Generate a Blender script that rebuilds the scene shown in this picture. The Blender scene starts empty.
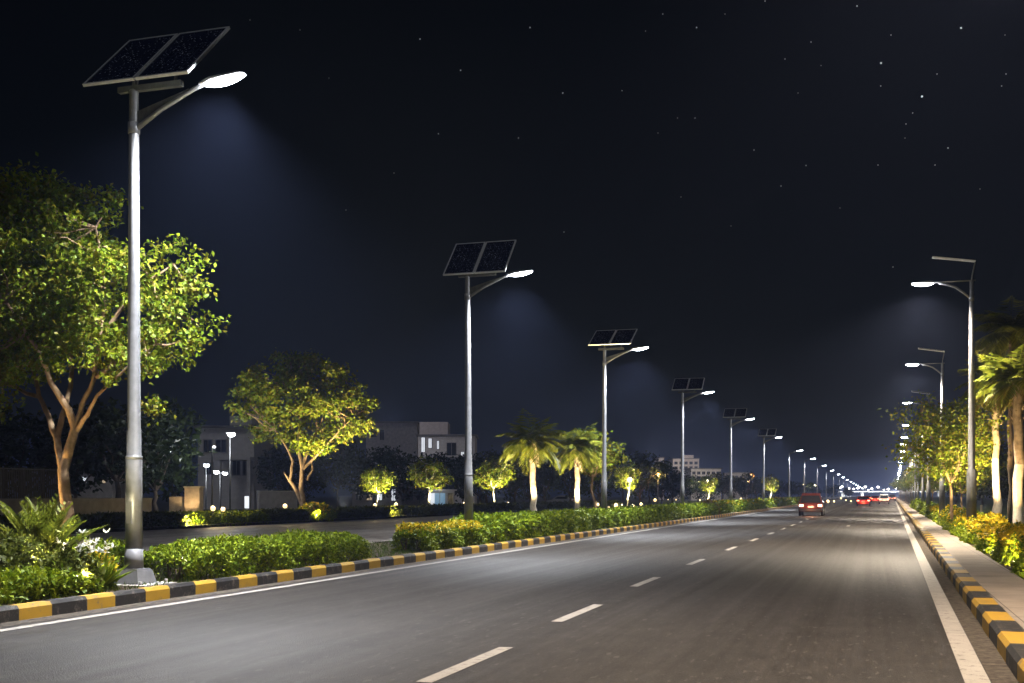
import bpy, math, random
import numpy as np
from mathutils import Vector, Matrix, Euler

# ------------------------------------------------------------------ camera, sky, moon, exposure
SC = bpy.context.scene
COL = SC.collection
F, TH, HY = 1150.0, math.atan(360 / 1150), 495.0
EYE = 1.6
cam_d = bpy.data.cameras.new('camera')
cam = bpy.data.objects.new('camera', cam_d); COL.objects.link(cam)
cam.location = (0, 0, EYE)
cam.rotation_euler = (math.pi / 2, 0, TH)
cam_d.sensor_width = 36; cam_d.lens = F * 36 / 1024
cam_d.shift_y = (HY - 341.5) / 1024
cam_d.clip_end = 8000
SC.camera = cam

MOON_EL, MOON_AZ = math.radians(40), math.radians(200)
w = bpy.data.worlds.new('World'); SC.world = w; w.use_nodes = True
nt = w.node_tree; nt.nodes.clear()
sky = nt.nodes.new('ShaderNodeTexSky'); sky.sky_type = 'NISHITA'; sky.sun_disc = False
sky.sun_elevation = MOON_EL; sky.sun_rotation = MOON_AZ
bg = nt.nodes.new('ShaderNodeBackground'); bg.inputs[1].default_value = 0.0007
ow = nt.nodes.new('ShaderNodeOutputWorld')
nt.links.new(sky.outputs[0], bg.inputs[0]); nt.links.new(bg.outputs[0], ow.inputs[0])
ml = bpy.data.lights.new('moon_fill', 'SUN'); ml.energy = 0.26; ml.angle = 0.25; ml.color = (.9, .93, 1)  # unseen moon, added as fill for panel frames, far road and house walls
mo = bpy.data.objects.new('moon_fill', ml); COL.objects.link(mo)
mo.rotation_euler = Vector((.35, .94, -math.tan(MOON_EL))).to_track_quat('-Z', 'Y').to_euler()

SC.view_settings.view_transform = 'Standard'; SC.view_settings.look = 'None'
SC.view_settings.exposure = 0; SC.view_settings.gamma = 1
SC.view_settings.use_curve_mapping = False
SC.render.engine = 'CYCLES'
cy = SC.cycles
cy.use_denoising = True; cy.denoiser = 'OPENIMAGEDENOISE'
cy.max_bounces = 5; cy.diffuse_bounces = 2; cy.glossy_bounces = 2; cy.transmission_bounces = 2
cy.volume_bounces = 0; cy.transparent_max_bounces = 4
cy.use_light_tree = True; cy.sample_clamp_indirect = 3; cy.sample_clamp_direct = 0
cy.caustics_reflective = False; cy.caustics_refractive = False
cy.use_adaptive_sampling = True; cy.adaptive_threshold = 0.02

# strengths of the lamps (W)
P_STREET = 8800
P_FOOT = 12500
COOL = (.93, .95, 1.0)
WARMWHITE = (1.0, .82, .62)
WARM = (1.0, .66, .28)

dv = (-math.sin(TH), math.cos(TH)); rv = (math.cos(TH), math.sin(TH))
def at(x, y, z=0.0):
    D = F * (EYE - z) / (y - HY); u = (x - 512) / F * D
    return dv[0] * D + rv[0] * u, dv[1] * D + rv[1] * u
def col_at(x, D):
    """ground point on the sight line of column x at depth D"""
    u = (x - 512) / F * D
    return dv[0] * D + rv[0] * u, dv[1] * D + rv[1] * u
def depth_for(x, X):
    return X / (dv[0] + rv[0] * (x - 512) / F)
def hz(y, D):
    return EYE + (HY - y) * D / F

# ------------------------------------------------------------------ mesh helpers
class MB:
    def __init__(self): self.v = []; self.f = []; self.m = []; self.sm = []
    def add(self, vs, fs, mi=0, smooth=False):
        n = len(self.v); self.v += [tuple(p) for p in vs]
        for f in fs:
            self.f.append(tuple(i + n for i in f)); self.m.append(mi); self.sm.append(smooth)
        return self
    def box(self, c, s, rot=None, mi=0, taper=1.0, bev=0.0):
        x, y, z = s[0] / 2, s[1] / 2, s[2] / 2
        if bev > 0:
            b = bev; vs = []; 
            for zz, k in ((-z, b), (-z + b, 0), (z - b, 0), (z, b)):
                t = 1.0 if zz < 0 else taper
                X, Y = (x - k) * t, (y - k) * t; Xb, Yb = X, Y
                q = min(b, X * .5, Y * .5)
                vs += [(-X + q, -Y, zz), (X - q, -Y, zz), (X, -Y + q, zz), (X, Y - q, zz), (X - q, Y, zz), (-X + q, Y, zz), (-X, Y - q, zz), (-X, -Y + q, zz)]
            fs = [tuple(range(7, -1, -1)), tuple(range(24, 32))]
            for r in range(3):
                for i in range(8):
                    j = (i + 1) % 8; fs.append((r * 8 + i, r * 8 + j, r * 8 + 8 + j, r * 8 + 8 + i))
        else:
            t = taper
            vs = [(-x, -y, -z), (x, -y, -z), (x, y, -z), (-x, y, -z), (-x * t, -y * t, z), (x * t, -y * t, z), (x * t, y * t, z), (-x * t, y * t, z)]
            fs = [(3, 2, 1, 0), (4, 5, 6, 7), (0, 1, 5, 4), (1, 2, 6, 5), (2, 3, 7, 6), (3, 0, 4, 7)]
        M = rot.to_matrix() if rot is not None else None
        out = []
        for p in vs:
            q = Vector(p)
            if M is not None: q = M @ q
            out.append((q.x + c[0], q.y + c[1], q.z + c[2]))
        return self.add(out, fs, mi)
    def tube(self, pts, rad, n=10, mi=0, smooth=True, cap=True):
        pts = [Vector(p) for p in pts]
        if not hasattr(rad, '__len__'): rad = [rad] * len(pts)
        vs = []; fs = []; ref = None
        for i, p in enumerate(pts):
            a = pts[max(i - 1, 0)]; b = pts[min(i + 1, len(pts) - 1)]
            t = (b - a); t = t.normalized() if t.length > 1e-9 else Vector((0, 0, 1))
            if ref is None:
                ref = Vector((1, 0, 0)) if abs(t.x) < .9 else Vector((0, 1, 0))
            u = (ref - t * ref.dot(t)).normalized(); v = t.cross(u); ref = u
            for k in range(n):
                an = 2 * math.pi * k / n
                q = p + (u * math.cos(an) + v * math.sin(an)) * rad[i]
                vs.append((q.x, q.y, q.z))
        for i in range(len(pts) - 1):
            for k in range(n):
                k2 = (k + 1) % n
                fs.append((i * n + k, i * n + k2, (i + 1) * n + k2, (i + 1) * n + k))
        self.add(vs, fs, mi, smooth)
        if cap:
            b = len(self.v) - len(vs)
            self.f.append(tuple(b + k for k in range(n - 1, -1, -1))); self.m.append(mi); self.sm.append(False)
            e = b + (len(pts) - 1) * n
            self.f.append(tuple(e + k for k in range(n))); self.m.append(mi); self.sm.append(False)
        return self
    def ball(self, c, r, nu=10, nv=6, mi=0, jit=0, rng=None):
        if not hasattr(r, '__len__'): r = (r, r, r)
        vs = [(c[0], c[1], c[2] - r[2])]; fs = []
        for i in range(1, nv):
            ph = math.pi * i / nv
            for k in range(nu):
                th = 2 * math.pi * k / nu
                j = 1 + (rng.uniform(-jit, jit) if rng else 0)
                vs.append((c[0] + r[0] * j * math.sin(ph) * math.cos(th), c[1] + r[1] * j * math.sin(ph) * math.sin(th), c[2] - r[2] * j * math.cos(ph)))
        vs.append((c[0], c[1], c[2] + r[2])); top = len(vs) - 1
        for k in range(nu):
            k2 = (k + 1) % nu
            fs.append((0, 1 + k2, 1 + k))
            for i in range(nv - 2):
                a = 1 + i * nu; fs.append((a + k, a + k2, a + nu + k2, a + nu + k))
            a = 1 + (nv - 2) * nu; fs.append((a + k, a + k2, top))
        return self.add(vs, fs, mi, True)
    def prism(self, prof, x0, x1, inset=None, mi=0):
        """profile (y,z) extruded along x; inset(z) narrows the width"""
        n = len(prof); f = inset or (lambda y, z: 0)
        vs = [(x0 + f(y, z), y, z) for y, z in prof] + [(x1 - f(y, z), y, z) for y, z in prof]
        fs = [tuple(range(n)), tuple(range(2 * n - 1, n - 1, -1))]
        for i in range(n):
            j = (i + 1) % n; fs.append((j, i, n + i, n + j))
        return self.add(vs, fs, mi)
    def build(self, name, mats, parent=None, loc=None):
        me = bpy.data.meshes.new(name); me.from_pydata(self.v, [], self.f)
        if not isinstance(mats, (list, tuple)): mats = [mats]
        for m in mats: me.materials.append(m)
        me.polygons.foreach_set('material_index', self.m)
        me.polygons.foreach_set('use_smooth', self.sm)
        me.update()
        return link(name, me, parent, loc)

def link(name, me, parent=None, loc=None):
    o = bpy.data.objects.new(name, me); COL.objects.link(o)
    if parent is not None: o.parent = parent
    if loc is not None: o.location = loc
    return o
def tag(o, label=None, cat=None, group=None, kind=None):
    if label: o['label'] = label
    if cat: o['category'] = cat
    if group: o['group'] = group
    if kind: o['kind'] = kind
    return o
def thing(name, label, cat, loc=(0, 0, 0), rotz=0, group=None):
    o = bpy.data.objects.new(name, None); COL.objects.link(o)
    o.location = loc; o.rotation_euler = (0, 0, rotz); o.empty_display_size = .3
    return tag(o, label, cat, group)
def copy_tree(o, parent=None):
    c = o.copy(); COL.objects.link(c)
    if parent is not None:
        c.parent = parent
    for ch in list(o.children): copy_tree(ch, c)
    return c
def dup(root, loc, rotz=0, scale=1.0, label=None, group=None):
    c = copy_tree(root); c.location = loc; c.rotation_euler = (0, 0, rotz); c.scale = (scale,) * 3
    if label: c['label'] = label
    if group: c['group'] = group
    return c
def structure(o): o['kind'] = 'structure'; return o

def leaf_geo(P, L, W, rng, up=0.4, droop=0.0):
    """folded diamond leaves at points P (N,3)"""
    N = len(P)
    a = rng.normal(size=(N, 3)); a[:, 2] -= droop; a /= np.linalg.norm(a, axis=1)[:, None]
    n = rng.normal(size=(N, 3)); n[:, 2] += up * 2
    b = np.cross(n, a); b /= np.maximum(np.linalg.norm(b, axis=1)[:, None], 1e-6)
    n = np.cross(a, b)
    l = (L * rng.uniform(.6, 1.3, N))[:, None]; wd = (W * rng.uniform(.6, 1.3, N))[:, None]
    mid = P + a * l * .45
    v = np.empty((N, 4, 3))
    v[:, 0] = P; v[:, 1] = mid + b * wd * .5 + n * wd * .18; v[:, 2] = P + a * l - n * l * .12; v[:, 3] = mid - b * wd * .5 + n * wd * .18
    return v.reshape(-1, 3)
def leaf_mesh(name, V, mats, midx=None):
    N = len(V) // 4
    me = bpy.data.meshes.new(name)
    me.vertices.add(4 * N); me.vertices.foreach_set('co', V.astype(np.float32).ravel())
    idx = np.arange(N)[:, None] * 4
    T = np.concatenate([idx + np.array([0, 1, 2]), idx + np.array([0, 2, 3])], axis=1).reshape(-1)
    me.loops.add(6 * N); me.loops.foreach_set('vertex_index', T.astype(np.int32))
    me.polygons.add(2 * N)
    me.polygons.foreach_set('loop_start', (np.arange(2 * N) * 3).astype(np.int32))
    me.polygons.foreach_set('loop_total', np.full(2 * N, 3, np.int32))
    if not isinstance(mats, (list, tuple)): mats = [mats]
    for m in mats: me.materials.append(m)
    if midx is not None:
        me.polygons.foreach_set('material_index', np.repeat(midx, 2).astype(np.int32))
    me.update(calc_edges=True); me.validate()
    return me

# ------------------------------------------------------------------ materials
class NT:
    def __init__(self, name):
        self.m = bpy.data.materials.new(name); self.m.use_nodes = True
        self.t = self.m.node_tree; self.b = self.t.nodes['Principled BSDF']; self.out = self.t.nodes['Material Output']
    def n(self, typ, **kw):
        x = self.t.nodes.new(typ)
        for k, v in kw.items(): setattr(x, k, v)
        return x
    def l(self, a, b): self.t.links.new(a, b)
    def coord(self, which='Object'):
        return self.n('ShaderNodeTexCoord').outputs[which]
    def noise(self, vec, scale, detail=4, rough=.55):
        x = self.n('ShaderNodeTexNoise'); x.inputs['Scale'].default_value = scale; x.inputs['Detail'].default_value = detail
        x.inputs['Roughness'].default_value = rough
        self.l(vec, x.inputs['Vector']); return x.outputs['Fac']
    def ramp(self, fac, stops):
        x = self.n('ShaderNodeValToRGB'); e = x.color_ramp.elements
        while len(e) < len(stops): e.new(.5)
        for el, (p, c) in zip(e, stops):
            el.position = p; el.color = (*c, 1) if hasattr(c, '__len__') else (c, c, c, 1)
        self.l(fac, x.inputs[0]); return x.outputs[0]
    def mix(self, fac, a, b, mode='MIX'):
        x = self.n('ShaderNodeMix', data_type='RGBA', blend_type=mode)
        for s, v in ((x.inputs[0], fac), (x.inputs[6], a), (x.inputs[7], b)):
            if hasattr(v, 'is_linked'): self.l(v, s)
            elif hasattr(v, '__len__'): s.default_value = (*v, 1)
            else: s.default_value = v
        return x.outputs[2]
    def math(self, op, a, b=0.0):
        x = self.n('ShaderNodeMath', operation=op)
        for s, v in ((x.inputs[0], a), (x.inputs[1], b)):
            if hasattr(v, 'is_linked'): self.l(v, s)
            else: s.default_value = v
        return x.outputs[0]
    def scaled(self, vec, s):
        x = self.n('ShaderNodeMapping'); x.inputs['Scale'].default_value = s; self.l(vec, x.inputs['Vector']); return x.outputs[0]
    def bump(self, h, strength=.3, dist=.02):
        x = self.n('ShaderNodeBump'); x.inputs['Strength'].default_value = strength; x.inputs['Distance'].default_value = dist
        self.l(h, x.inputs['Height']); self.l(x.outputs[0], self.b.inputs['Normal'])
    def base(self, c):
        if hasattr(c, 'is_linked'): self.l(c, self.b.inputs['Base Color'])
        else: self.b.inputs['Base Color'].default_value = (*c, 1)

def simple(name, c, rough=.6, metal=0.0, var=.15, scale=6, spec=.5, bump=0.0):
    k = NT(name); v = k.coord()
    f = k.noise(v, scale, 5)
    lo = tuple(x * (1 - var) for x in c); hi = tuple(min(1, x * (1 + var)) for x in c)
    k.base(k.ramp(f, [(.3, lo), (.7, hi)]))
    k.b.inputs['Roughness'].default_value = rough; k.b.inputs['Metallic'].default_value = metal
    k.b.inputs['Specular IOR Level'].default_value = spec
    if bump: k.bump(k.noise(v, scale * 4, 4), bump, .02)
    return k.m
def emis(name, c, s, sample=False):
    k = NT(name); k.base((.8, .8, .8))
    k.b.inputs['Emission Color'].default_value = (*c, 1); k.b.inputs['Emission Strength'].default_value = s
    k.m.cycles.emission_sampling = 'AUTO' if sample else 'NONE'
    return k.m
def leafmat(name, c1, c2, trans=.35, rough=.5):
    k = NT(name)
    g = k.n('ShaderNodeNewGeometry')
    mid = tuple((a + b) / 2 for a, b in zip(c1, c2))
    colr = k.ramp(g.outputs['Random Per Island'], [(0, c1), (.6, mid), (1, c2)])
    k.base(colr); k.b.inputs['Roughness'].default_value = rough; k.b.inputs['Specular IOR Level'].default_value = .2
    tr = k.n('ShaderNodeBsdfTranslucent'); k.l(colr, tr.inputs[0])
    mx = k.n('ShaderNodeMixShader'); mx.inputs[0].default_value = trans
    k.l(k.b.outputs[0], mx.inputs[1]); k.l(tr.outputs[0], mx.inputs[2]); k.l(mx.outputs[0], k.out.inputs[0])
    return k.m

def asphalt(name, c, scale=1.0, wear=True):
    k = NT(name); v = k.coord()
    big = k.noise(k.scaled(v, (.35, .06, 1)), 1.0, 4)
    mid = k.noise(v, 2.2, 5)
    fine = k.noise(v, 90, 3, .7)
    vor = k.n('ShaderNodeTexVoronoi'); vor.inputs['Scale'].default_value = 65; k.l(v, vor.inputs['Vector'])
    agg = k.ramp(vor.outputs['Distance'], [(0.0, 1.0), (.25, .0)])
    b0 = k.ramp(big, [(.3, tuple(x * .78 for x in c)), (.7, tuple(x * 1.22 for x in c))])
    b1 = k.mix(.5, b0, k.ramp(mid, [(.3, .55), (.7, 1.15)]), 'MULTIPLY')
    b2 = k.mix(k.math('MULTIPLY', agg, .22), b1, (.22, .21, .20))
    # long tyre-polished streaks along the lanes
    st = k.noise(k.scaled(v, (2.4, .015, 1)), 1.0, 5)
    b3 = k.mix(.6, b2, k.ramp(st, [(.35, .72), (.65, 1.2)]), 'MULTIPLY')
    wob = k.n('ShaderNodeVectorMath', operation='ADD'); k.l(v, wob.inputs[0])
    nz = k.n('ShaderNodeTexNoise'); nz.inputs['Scale'].default_value = 1.6; nz.inputs['Detail'].default_value = 5; k.l(v, nz.inputs['Vector']); k.l(nz.outputs['Color'], wob.inputs[1])
    cr = k.n('ShaderNodeTexVoronoi', feature='DISTANCE_TO_EDGE'); cr.inputs['Scale'].default_value = .33; k.l(wob.outputs[0], cr.inputs['Vector'])
    line = k.ramp(cr.outputs['Distance'], [(.003, 1.0), (.008, 0.0)])
    some = k.ramp(k.noise(v, .23, 3), [(.50, 0.0), (.60, .75)])
    b4 = k.mix(k.math('MULTIPLY', line, some), b3, (.012, .011, .010))
    # oil drips and scuffed patches
    oil = k.ramp(k.noise(k.scaled(v, (1.0, .45, 1)), 1.1, 7, .7), [(.60, 1.0), (.72, .55)])
    b5 = k.mix(.8, b4, oil, 'MULTIPLY')
    dust = k.ramp(k.noise(k.scaled(v, (.8, .3, 1)), .9, 8, .75), [(.55, 0.0), (.75, .35)])
    b6 = k.mix(dust, b5, (.085, .074, .064))
    grit = k.ramp(k.noise(v, 38, 2, .6), [(.60, 0.0), (.68, .45)])
    k8 = k.mix(grit, b6, (.13, .12, .112))
    mot = k.ramp(k.noise(k.scaled(v, (9, 1.6, 1)), 1.0, 6, .75), [(.30, .55), (.70, 1.5)])
    spk = k.ramp(k.noise(k.scaled(v, (16, 4, 1)), 1.0, 2, .5), [(.63, 0.0), (.70, .6)])
    k9 = k.mix(.85, k8, mot, 'MULTIPLY')
    k.base(k.mix(spk, k9, (.12, .11, .10)))
    k.l(k.ramp(st, [(.3, .62), (.7, .48)]), k.b.inputs['Roughness'])
    k.b.inputs['Specular IOR Level'].default_value = .35
    k.bump(k.math('ADD', k.math('MULTIPLY', fine, .6), vor.outputs['Distance']), .35, .012)
    return k.m

M = {}
M['asphalt'] = asphalt('asphalt', (.036, .032, .029))
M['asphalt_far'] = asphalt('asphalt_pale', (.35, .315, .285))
def worn_paint(name, c, under=(.06, .057, .055), amt=.42):
    k = NT(name); v = k.coord()
    f = k.noise(v, 7, 8, .7); s = k.noise(v, 60, 3, .7)
    mask = k.ramp(k.math('ADD', k.math('MULTIPLY', f, .65), k.math('MULTIPLY', s, .35)), [(amt - .06, 1.0), (amt + .05, 0.0)])
    tone = k.ramp(k.noise(v, 1.7, 4), [(.3, tuple(x * .8 for x in c)), (.7, c)])
    k.base(k.mix(mask, tone, under)); k.b.inputs['Roughness'].default_value = .6
    k.bump(s, .15, .01)
    return k.m
M['line'] = worn_paint('road_paint_white', (.42, .39, .35), amt=.42)
M['kerb_yellow'] = worn_paint('kerb_paint_yellow', (.50, .30, .028), (.17, .14, .11), .415)
M['kerb_black'] = worn_paint('kerb_paint_black', (.022, .021, .022), (.15, .13, .11), .425)
M['kerb_bare'] = simple('kerb_concrete', (.28, .25, .22), .85, 0, .25, 8, .3, .3)
def paving():
    k = NT('footpath_paving'); v = k.coord()
    br = k.n('ShaderNodeTexBrick'); br.offset = 0
    br.inputs['Scale'].default_value = 1; br.inputs['Mortar Size'].default_value = .008; br.inputs['Brick Width'].default_value = .8; br.inputs['Row Height'].default_value = 1.2
    br.inputs['Color1'].default_value = (.36, .30, .25, 1); br.inputs['Color2'].default_value = (.31, .265, .225, 1); br.inputs['Mortar'].default_value = (.12, .10, .085, 1)
    k.l(v, br.inputs['Vector'])
    st = k.ramp(k.noise(v, 1.3, 6, .6), [(.3, .68), (.65, 1.05)])
    k.base(k.mix(1.0, br.outputs['Color'], st, 'MULTIPLY')); k.b.inputs['Roughness'].default_value = .8
    k.bump(k.noise(v, 45, 4), .25, .01); return k.m
M['paving'] = paving()
def soil(name, c1, c2, sc=3):
    k = NT(name); v = k.coord()
    f = k.noise(v, sc, 8, .65)
    k.base(k.ramp(f, [(.3, c1), (.7, c2)])); k.b.inputs['Roughness'].default_value = .95; k.b.inputs['Specular IOR Level'].default_value = .15
    k.bump(k.noise(v, sc * 9, 6, .7), .9, .04); return k.m
M['soil'] = soil('median_soil', (.045, .034, .022), (.10, .075, .05))
M['gutter'] = soil('gutter_grit', (.06, .052, .045), (.20, .17, .14), 9)
M['lawn'] = soil('lawn_turf', (.018, .03, .008), (.045, .07, .018), 1.2)
M['land'] = soil('bare_land', (.03, .032, .018), (.06, .055, .035), .4)
M['steel'] = simple('galvanised_steel', (.19, .193, .20), .42, .35, .14, 9, .5)
M['steel_dark'] = simple('dark_steel_bracket', (.10, .105, .11), .5, .5, .2, 12)
M['plinth'] = simple('grey_painted_plinth', (.20, .20, .208), .55, .15, .18, 5)
M['concrete'] = simple('pale_concrete', (.42, .40, .37), .85, 0, .2, 5, .3, .3)
M['housing'] = simple('lamp_housing_grey', (.34, .35, .37), .4, .4, .1, 10)
M['led'] = emis('led_white', (.88, .94, 1.0), 45)
M['led_foot'] = emis('led_neutral_white', (.93, .96, 1.0), 45)
def cells():
    k = NT('solar_cells'); v = k.coord()
    br = k.n('ShaderNodeTexBrick'); br.offset = 0; br.inputs['Scale'].default_value = 1
    br.inputs['Mortar Size'].default_value = .004; br.inputs['Brick Width'].default_value = .13; br.inputs['Row Height'].default_value = .13
    br.inputs['Color1'].default_value = (.006, .011, .036, 1); br.inputs['Color2'].default_value = (.009, .016, .055, 1); br.inputs['Mortar'].default_value = (.07, .08, .11, 1)
    k.l(v, br.inputs['Vector'])
    # glints painted into the base colour as pale specks
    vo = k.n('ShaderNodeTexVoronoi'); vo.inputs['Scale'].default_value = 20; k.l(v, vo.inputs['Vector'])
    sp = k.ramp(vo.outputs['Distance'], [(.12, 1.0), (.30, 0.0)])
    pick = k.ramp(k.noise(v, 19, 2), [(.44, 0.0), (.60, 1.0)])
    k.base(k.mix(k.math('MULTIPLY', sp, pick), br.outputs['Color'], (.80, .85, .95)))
    k.b.inputs['Roughness'].default_value = .22; return k.m
M['cells'] = cells()
M['alu'] = simple('aluminium_frame', (.72, .73, .75), .35, .3, .08, 14)
M['bark'] = soil('bark_brown', (.16, .10, .055), (.36, .25, .15), 5)
M['bark_palm'] = simple('palm_bark', (.34, .26, .18), .9, 0, .4, 7, .2, .6)
M['limewash'] = simple('limewashed_bark', (.62, .56, .46), .85, 0, .2, 6, .2, .4)
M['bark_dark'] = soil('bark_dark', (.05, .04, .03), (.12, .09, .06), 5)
M['leaf_a'] = leafmat('leaf_bright', (.06, .105, .006), (.22, .27, .013), .4)
M['leaf_b'] = leafmat('leaf_olive', (.085, .085, .006), (.20, .18, .012), .35)
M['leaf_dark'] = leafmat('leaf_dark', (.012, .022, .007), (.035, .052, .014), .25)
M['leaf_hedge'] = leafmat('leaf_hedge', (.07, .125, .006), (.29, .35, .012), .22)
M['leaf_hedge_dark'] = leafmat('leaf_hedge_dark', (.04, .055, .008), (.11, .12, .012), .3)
M['leaf_palm'] = leafmat('leaf_palm', (.07, .095, .008), (.19, .20, .02), .35)
M['leaf_dry'] = leafmat('leaf_dry', (.17, .13, .03), (.26, .20, .05), .3)
M['petal_yellow'] = leafmat('petal_yellow', (.55, .37, .008), (.80, .60, .03), .3)
M['petal_white'] = leafmat('petal_white', (.62, .58, .48), (.80, .78, .70), .3)
M['petal_red'] = leafmat('petal_red', (.16, .015, .006), (.35, .05, .015), .3)
M['grass'] = leafmat('grass_blade', (.05, .09, .012), (.12, .17, .03), .3)
M['flood'] = emis('floodlight_glow', (1.0, .86, .55), 22)
M['globe'] = emis('garden_globe_glow', (1.0, .68, .30), 2.2)
M['globe_white'] = emis('white_globe_glow', (.92, .97, 1.0), 16)
M['far_globe'] = emis('far_globe_glow', (1.0, .92, .80), 22)
M['amber'] = emis('amber_globe_glow', (1.0, .46, .10), 6)
M['win_lit'] = emis('lit_window', (.86, .92, 1.0), .75)
M['win_warm'] = emis('warm_lit_window', (1.0, .72, .38), .35)
M['win_blue'] = emis('blue_backlit_panel', (.01, .24, .46), .42)
M['wall_white'] = simple('white_render_wall', (.55, .52, .50), .85, 0, .12, 2, .3)
M['wall_pink'] = simple('pinkish_render_wall', (.50, .44, .42), .85, 0, .12, 2, .3)
M['wall_grey'] = simple('grey_render_wall', (.30, .28, .27), .85, 0, .18, 2, .3)
M['stone'] = simple('sandstone', (.46, .39, .33), .85, 0, .25, 4, .3, .4)
M['window_dark'] = simple('dark_window_glass', (.02, .022, .026), .12, 0, .1, 3)
M['fence_dark'] = simple('dark_fence_metal', (.045, .042, .04), .6, .2, .2, 4)
M['roof'] = simple('flat_roof_grey', (.16, .15, .15), .9, 0, .2, 2)

def light(kind, name, loc, power, color, parent=None, aim=None, size=1.5, blend=.5, radius=.15):
    d = bpy.data.lights.new(name, kind); d.energy = power; d.color = color
    d.shadow_soft_size = radius
    if kind == 'SPOT': d.spot_size = size; d.spot_blend = blend
    o = bpy.data.objects.new(name, d); COL.objects.link(o)
    if parent is not None: o.parent = parent
    o.location = loc
    if aim is not None:
        o.rotation_euler = Vector(aim).to_track_quat('-Z', 'Y').to_euler()
    return o

# ------------------------------------------------------------------ edges of the road (metres across, as it runs away from the camera)
def right(off, Y): return off + .0165 * Y
YS = [-12, -4, 2, 6, 10, 14, 20, 28, 40, 60, 90, 130, 180, 250, 350, 500, 700, 1000, 1500]
def ribbon(name, fa, fb, z, mat, ys=YS, kind='structure'):
    mb = MB(); vs = []; fs = []
    for y in ys: vs += [(fa(y), y, z), (fb(y), y, z)]
    for i in range(len(ys) - 1): fs.append((2 * i, 2 * i + 1, 2 * i + 3, 2 * i + 2))
    mb.add(vs, fs); o = mb.build(name, mat); o['kind'] = kind; return o

mb = MB(); mb.add([(-1500, -200, -.012), (1500, -200, -.012), (1500, 1580, -.012), (-1500, 1580, -.012)], [(0, 1, 2, 3)])
structure(mb.build('ground', M['land']))
KL, KR = -10.36, 1.02
ribbon('road', lambda y: KL - .1, lambda y: right(KR + .1, y), 0.0, M['asphalt'])
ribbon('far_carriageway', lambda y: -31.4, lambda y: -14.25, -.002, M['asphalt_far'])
ribbon('gutter_left', lambda y: KL - .05, lambda y: KL + .33, .003, M['gutter'])
ribbon('gutter_right', lambda y: right(.80, y), lambda y: right(KR + .05, y), .003, M['gutter'])
ribbon('edge_line_left', lambda y: -9.86, lambda y: -9.70, .007, M['line'])
ribbon('edge_line_right', lambda y: right(.58, y), lambda y: right(.79, y), .007, M['line'])
mb = MB(); yy = -9.15
dash = [9.12, 13.98, 19.75, 26.3, 33.5]
for i in range(42):
    y0 = dash[i] if i < len(dash) else dash[-1] + (i - 4) * 7.0
    ln = 2.35 + .02 * i
    x0 = -3.64 - min(.36, .03 * max(0, y0 - 9)); 
    mb.add([(x0 - .075, y0, .007), (x0 + .075, y0, .007), (x0 + .065, y0 + ln, .007), (x0 - .085, y0 + ln, .007)], [(0, 1, 2, 3)])
mb.add([(-1.25, 60.6, .007), (-1.08, 60.6, .007), (-1.08, 63.2, .007), (-1.25, 63.2, .007)], [(0, 1, 2, 3)])
structure(mb.build('lane_markings', M['line']))

def kerb(name, fx, side, wtop, ys, mats, anchor=12.09, period=1.335, duty=.62, z=.2, zin=.0):
    """striped kerb: one continuous strip whose painted bands alternate; side=+1 means the road is at +x"""
    cuts = []
    y = anchor - period * 18
    while y < ys[1]:
        for a, mi in ((0, 0), (duty, 1)):
            cuts.append((y + a, mi))
        y += period if y < 75 else period * 1
    cuts = [c for c in cuts if ys[0] <= c[0] <= ys[1]]
    rng = random.Random(4)
    vs = []; fs = []; ms = []
    prof = [(.0, -.02), (.0, .155), (-.035, z), (-wtop, z), (-wtop - .01, -.02)]
    rows = []
    for c, mi in cuts:
        j = rng.uniform(-.008, .008)
        rows.append((c - .006, mi, j)); 
    seq = []
    for i in range(len(cuts) - 1):
        y0, mi = cuts[i]; y1 = cuts[i + 1][0]; j = rng.uniform(-.007, .007); jz = rng.uniform(-.006, .006)
        seq += [(y0 + .004, j, jz, mi), (y1 - .004, j, jz, mi)]
    for (yv, j, jz, mi) in seq:
        for (px_, pz) in prof:
            vs.append((fx(yv) + side * (px_ + j), yv, pz + (jz if pz > .1 else 0)))
    n = len(prof)
    for r in range(len(seq) - 1):
        for k in range(n - 1):
            a = r * n + k
            f = (a, a + 1, a + 1 + n, a + n)
            if side < 0: f = f[::-1]
            fs.append(f); ms.append(seq[r][3] if r % 2 == 0 else 2)
    mb = MB()
    for f, m_ in zip(fs, ms): mb.f.append(f); mb.m.append(m_); mb.sm.append(False)
    mb.v = vs
    return structure(mb.build(name, mats))
kerb('kerb_left', lambda y: KL, 1, .17, (-8, 420), [M['kerb_yellow'], M['kerb_black'], M['gutter']])
kerb('kerb_right', lambda y: right(KR, y), -1, .27, (-8, 420), [M['kerb_yellow'], M['kerb_black'], M['gutter']], anchor=13.85, period=2.05, duty=1.02)
ribbon('median_ground', lambda y: -14.2, lambda y: KL - .17, .17, M['soil'])
mb = MB(); mb.add([(-14.2, -12, .17), (-14.05, -12, .20), (-14.05, 900, .20), (-14.2, 900, .17), (-14.3, -12, -.01), (-14.3, 900, -.01), (-14.3, -12, .2), (-14.3, 900, .2)],
       [(6, 1, 2, 7), (4, 6, 7, 5)]); structure(mb.build('kerb_far_side_of_median', M['kerb_bare']))
ribbon('footpath', lambda y: right(KR + .27, y), lambda y: right(2.06, y), .196, M['paving'])
ribbon('planting_strip', lambda y: right(2.06, y), lambda y: right(3.7, y), .17, M['soil'])
ribbon('lawn', lambda y: right(3.7, y), lambda y: right(30, y), .165, M['lawn'])
ribbon('garden_verge', lambda y: -46, lambda y: -31.4, .12, M['lawn'])
ribbon('verge_kerb', lambda y: -31.45, lambda y: -31.2, .14, M['kerb_bare'])

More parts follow.
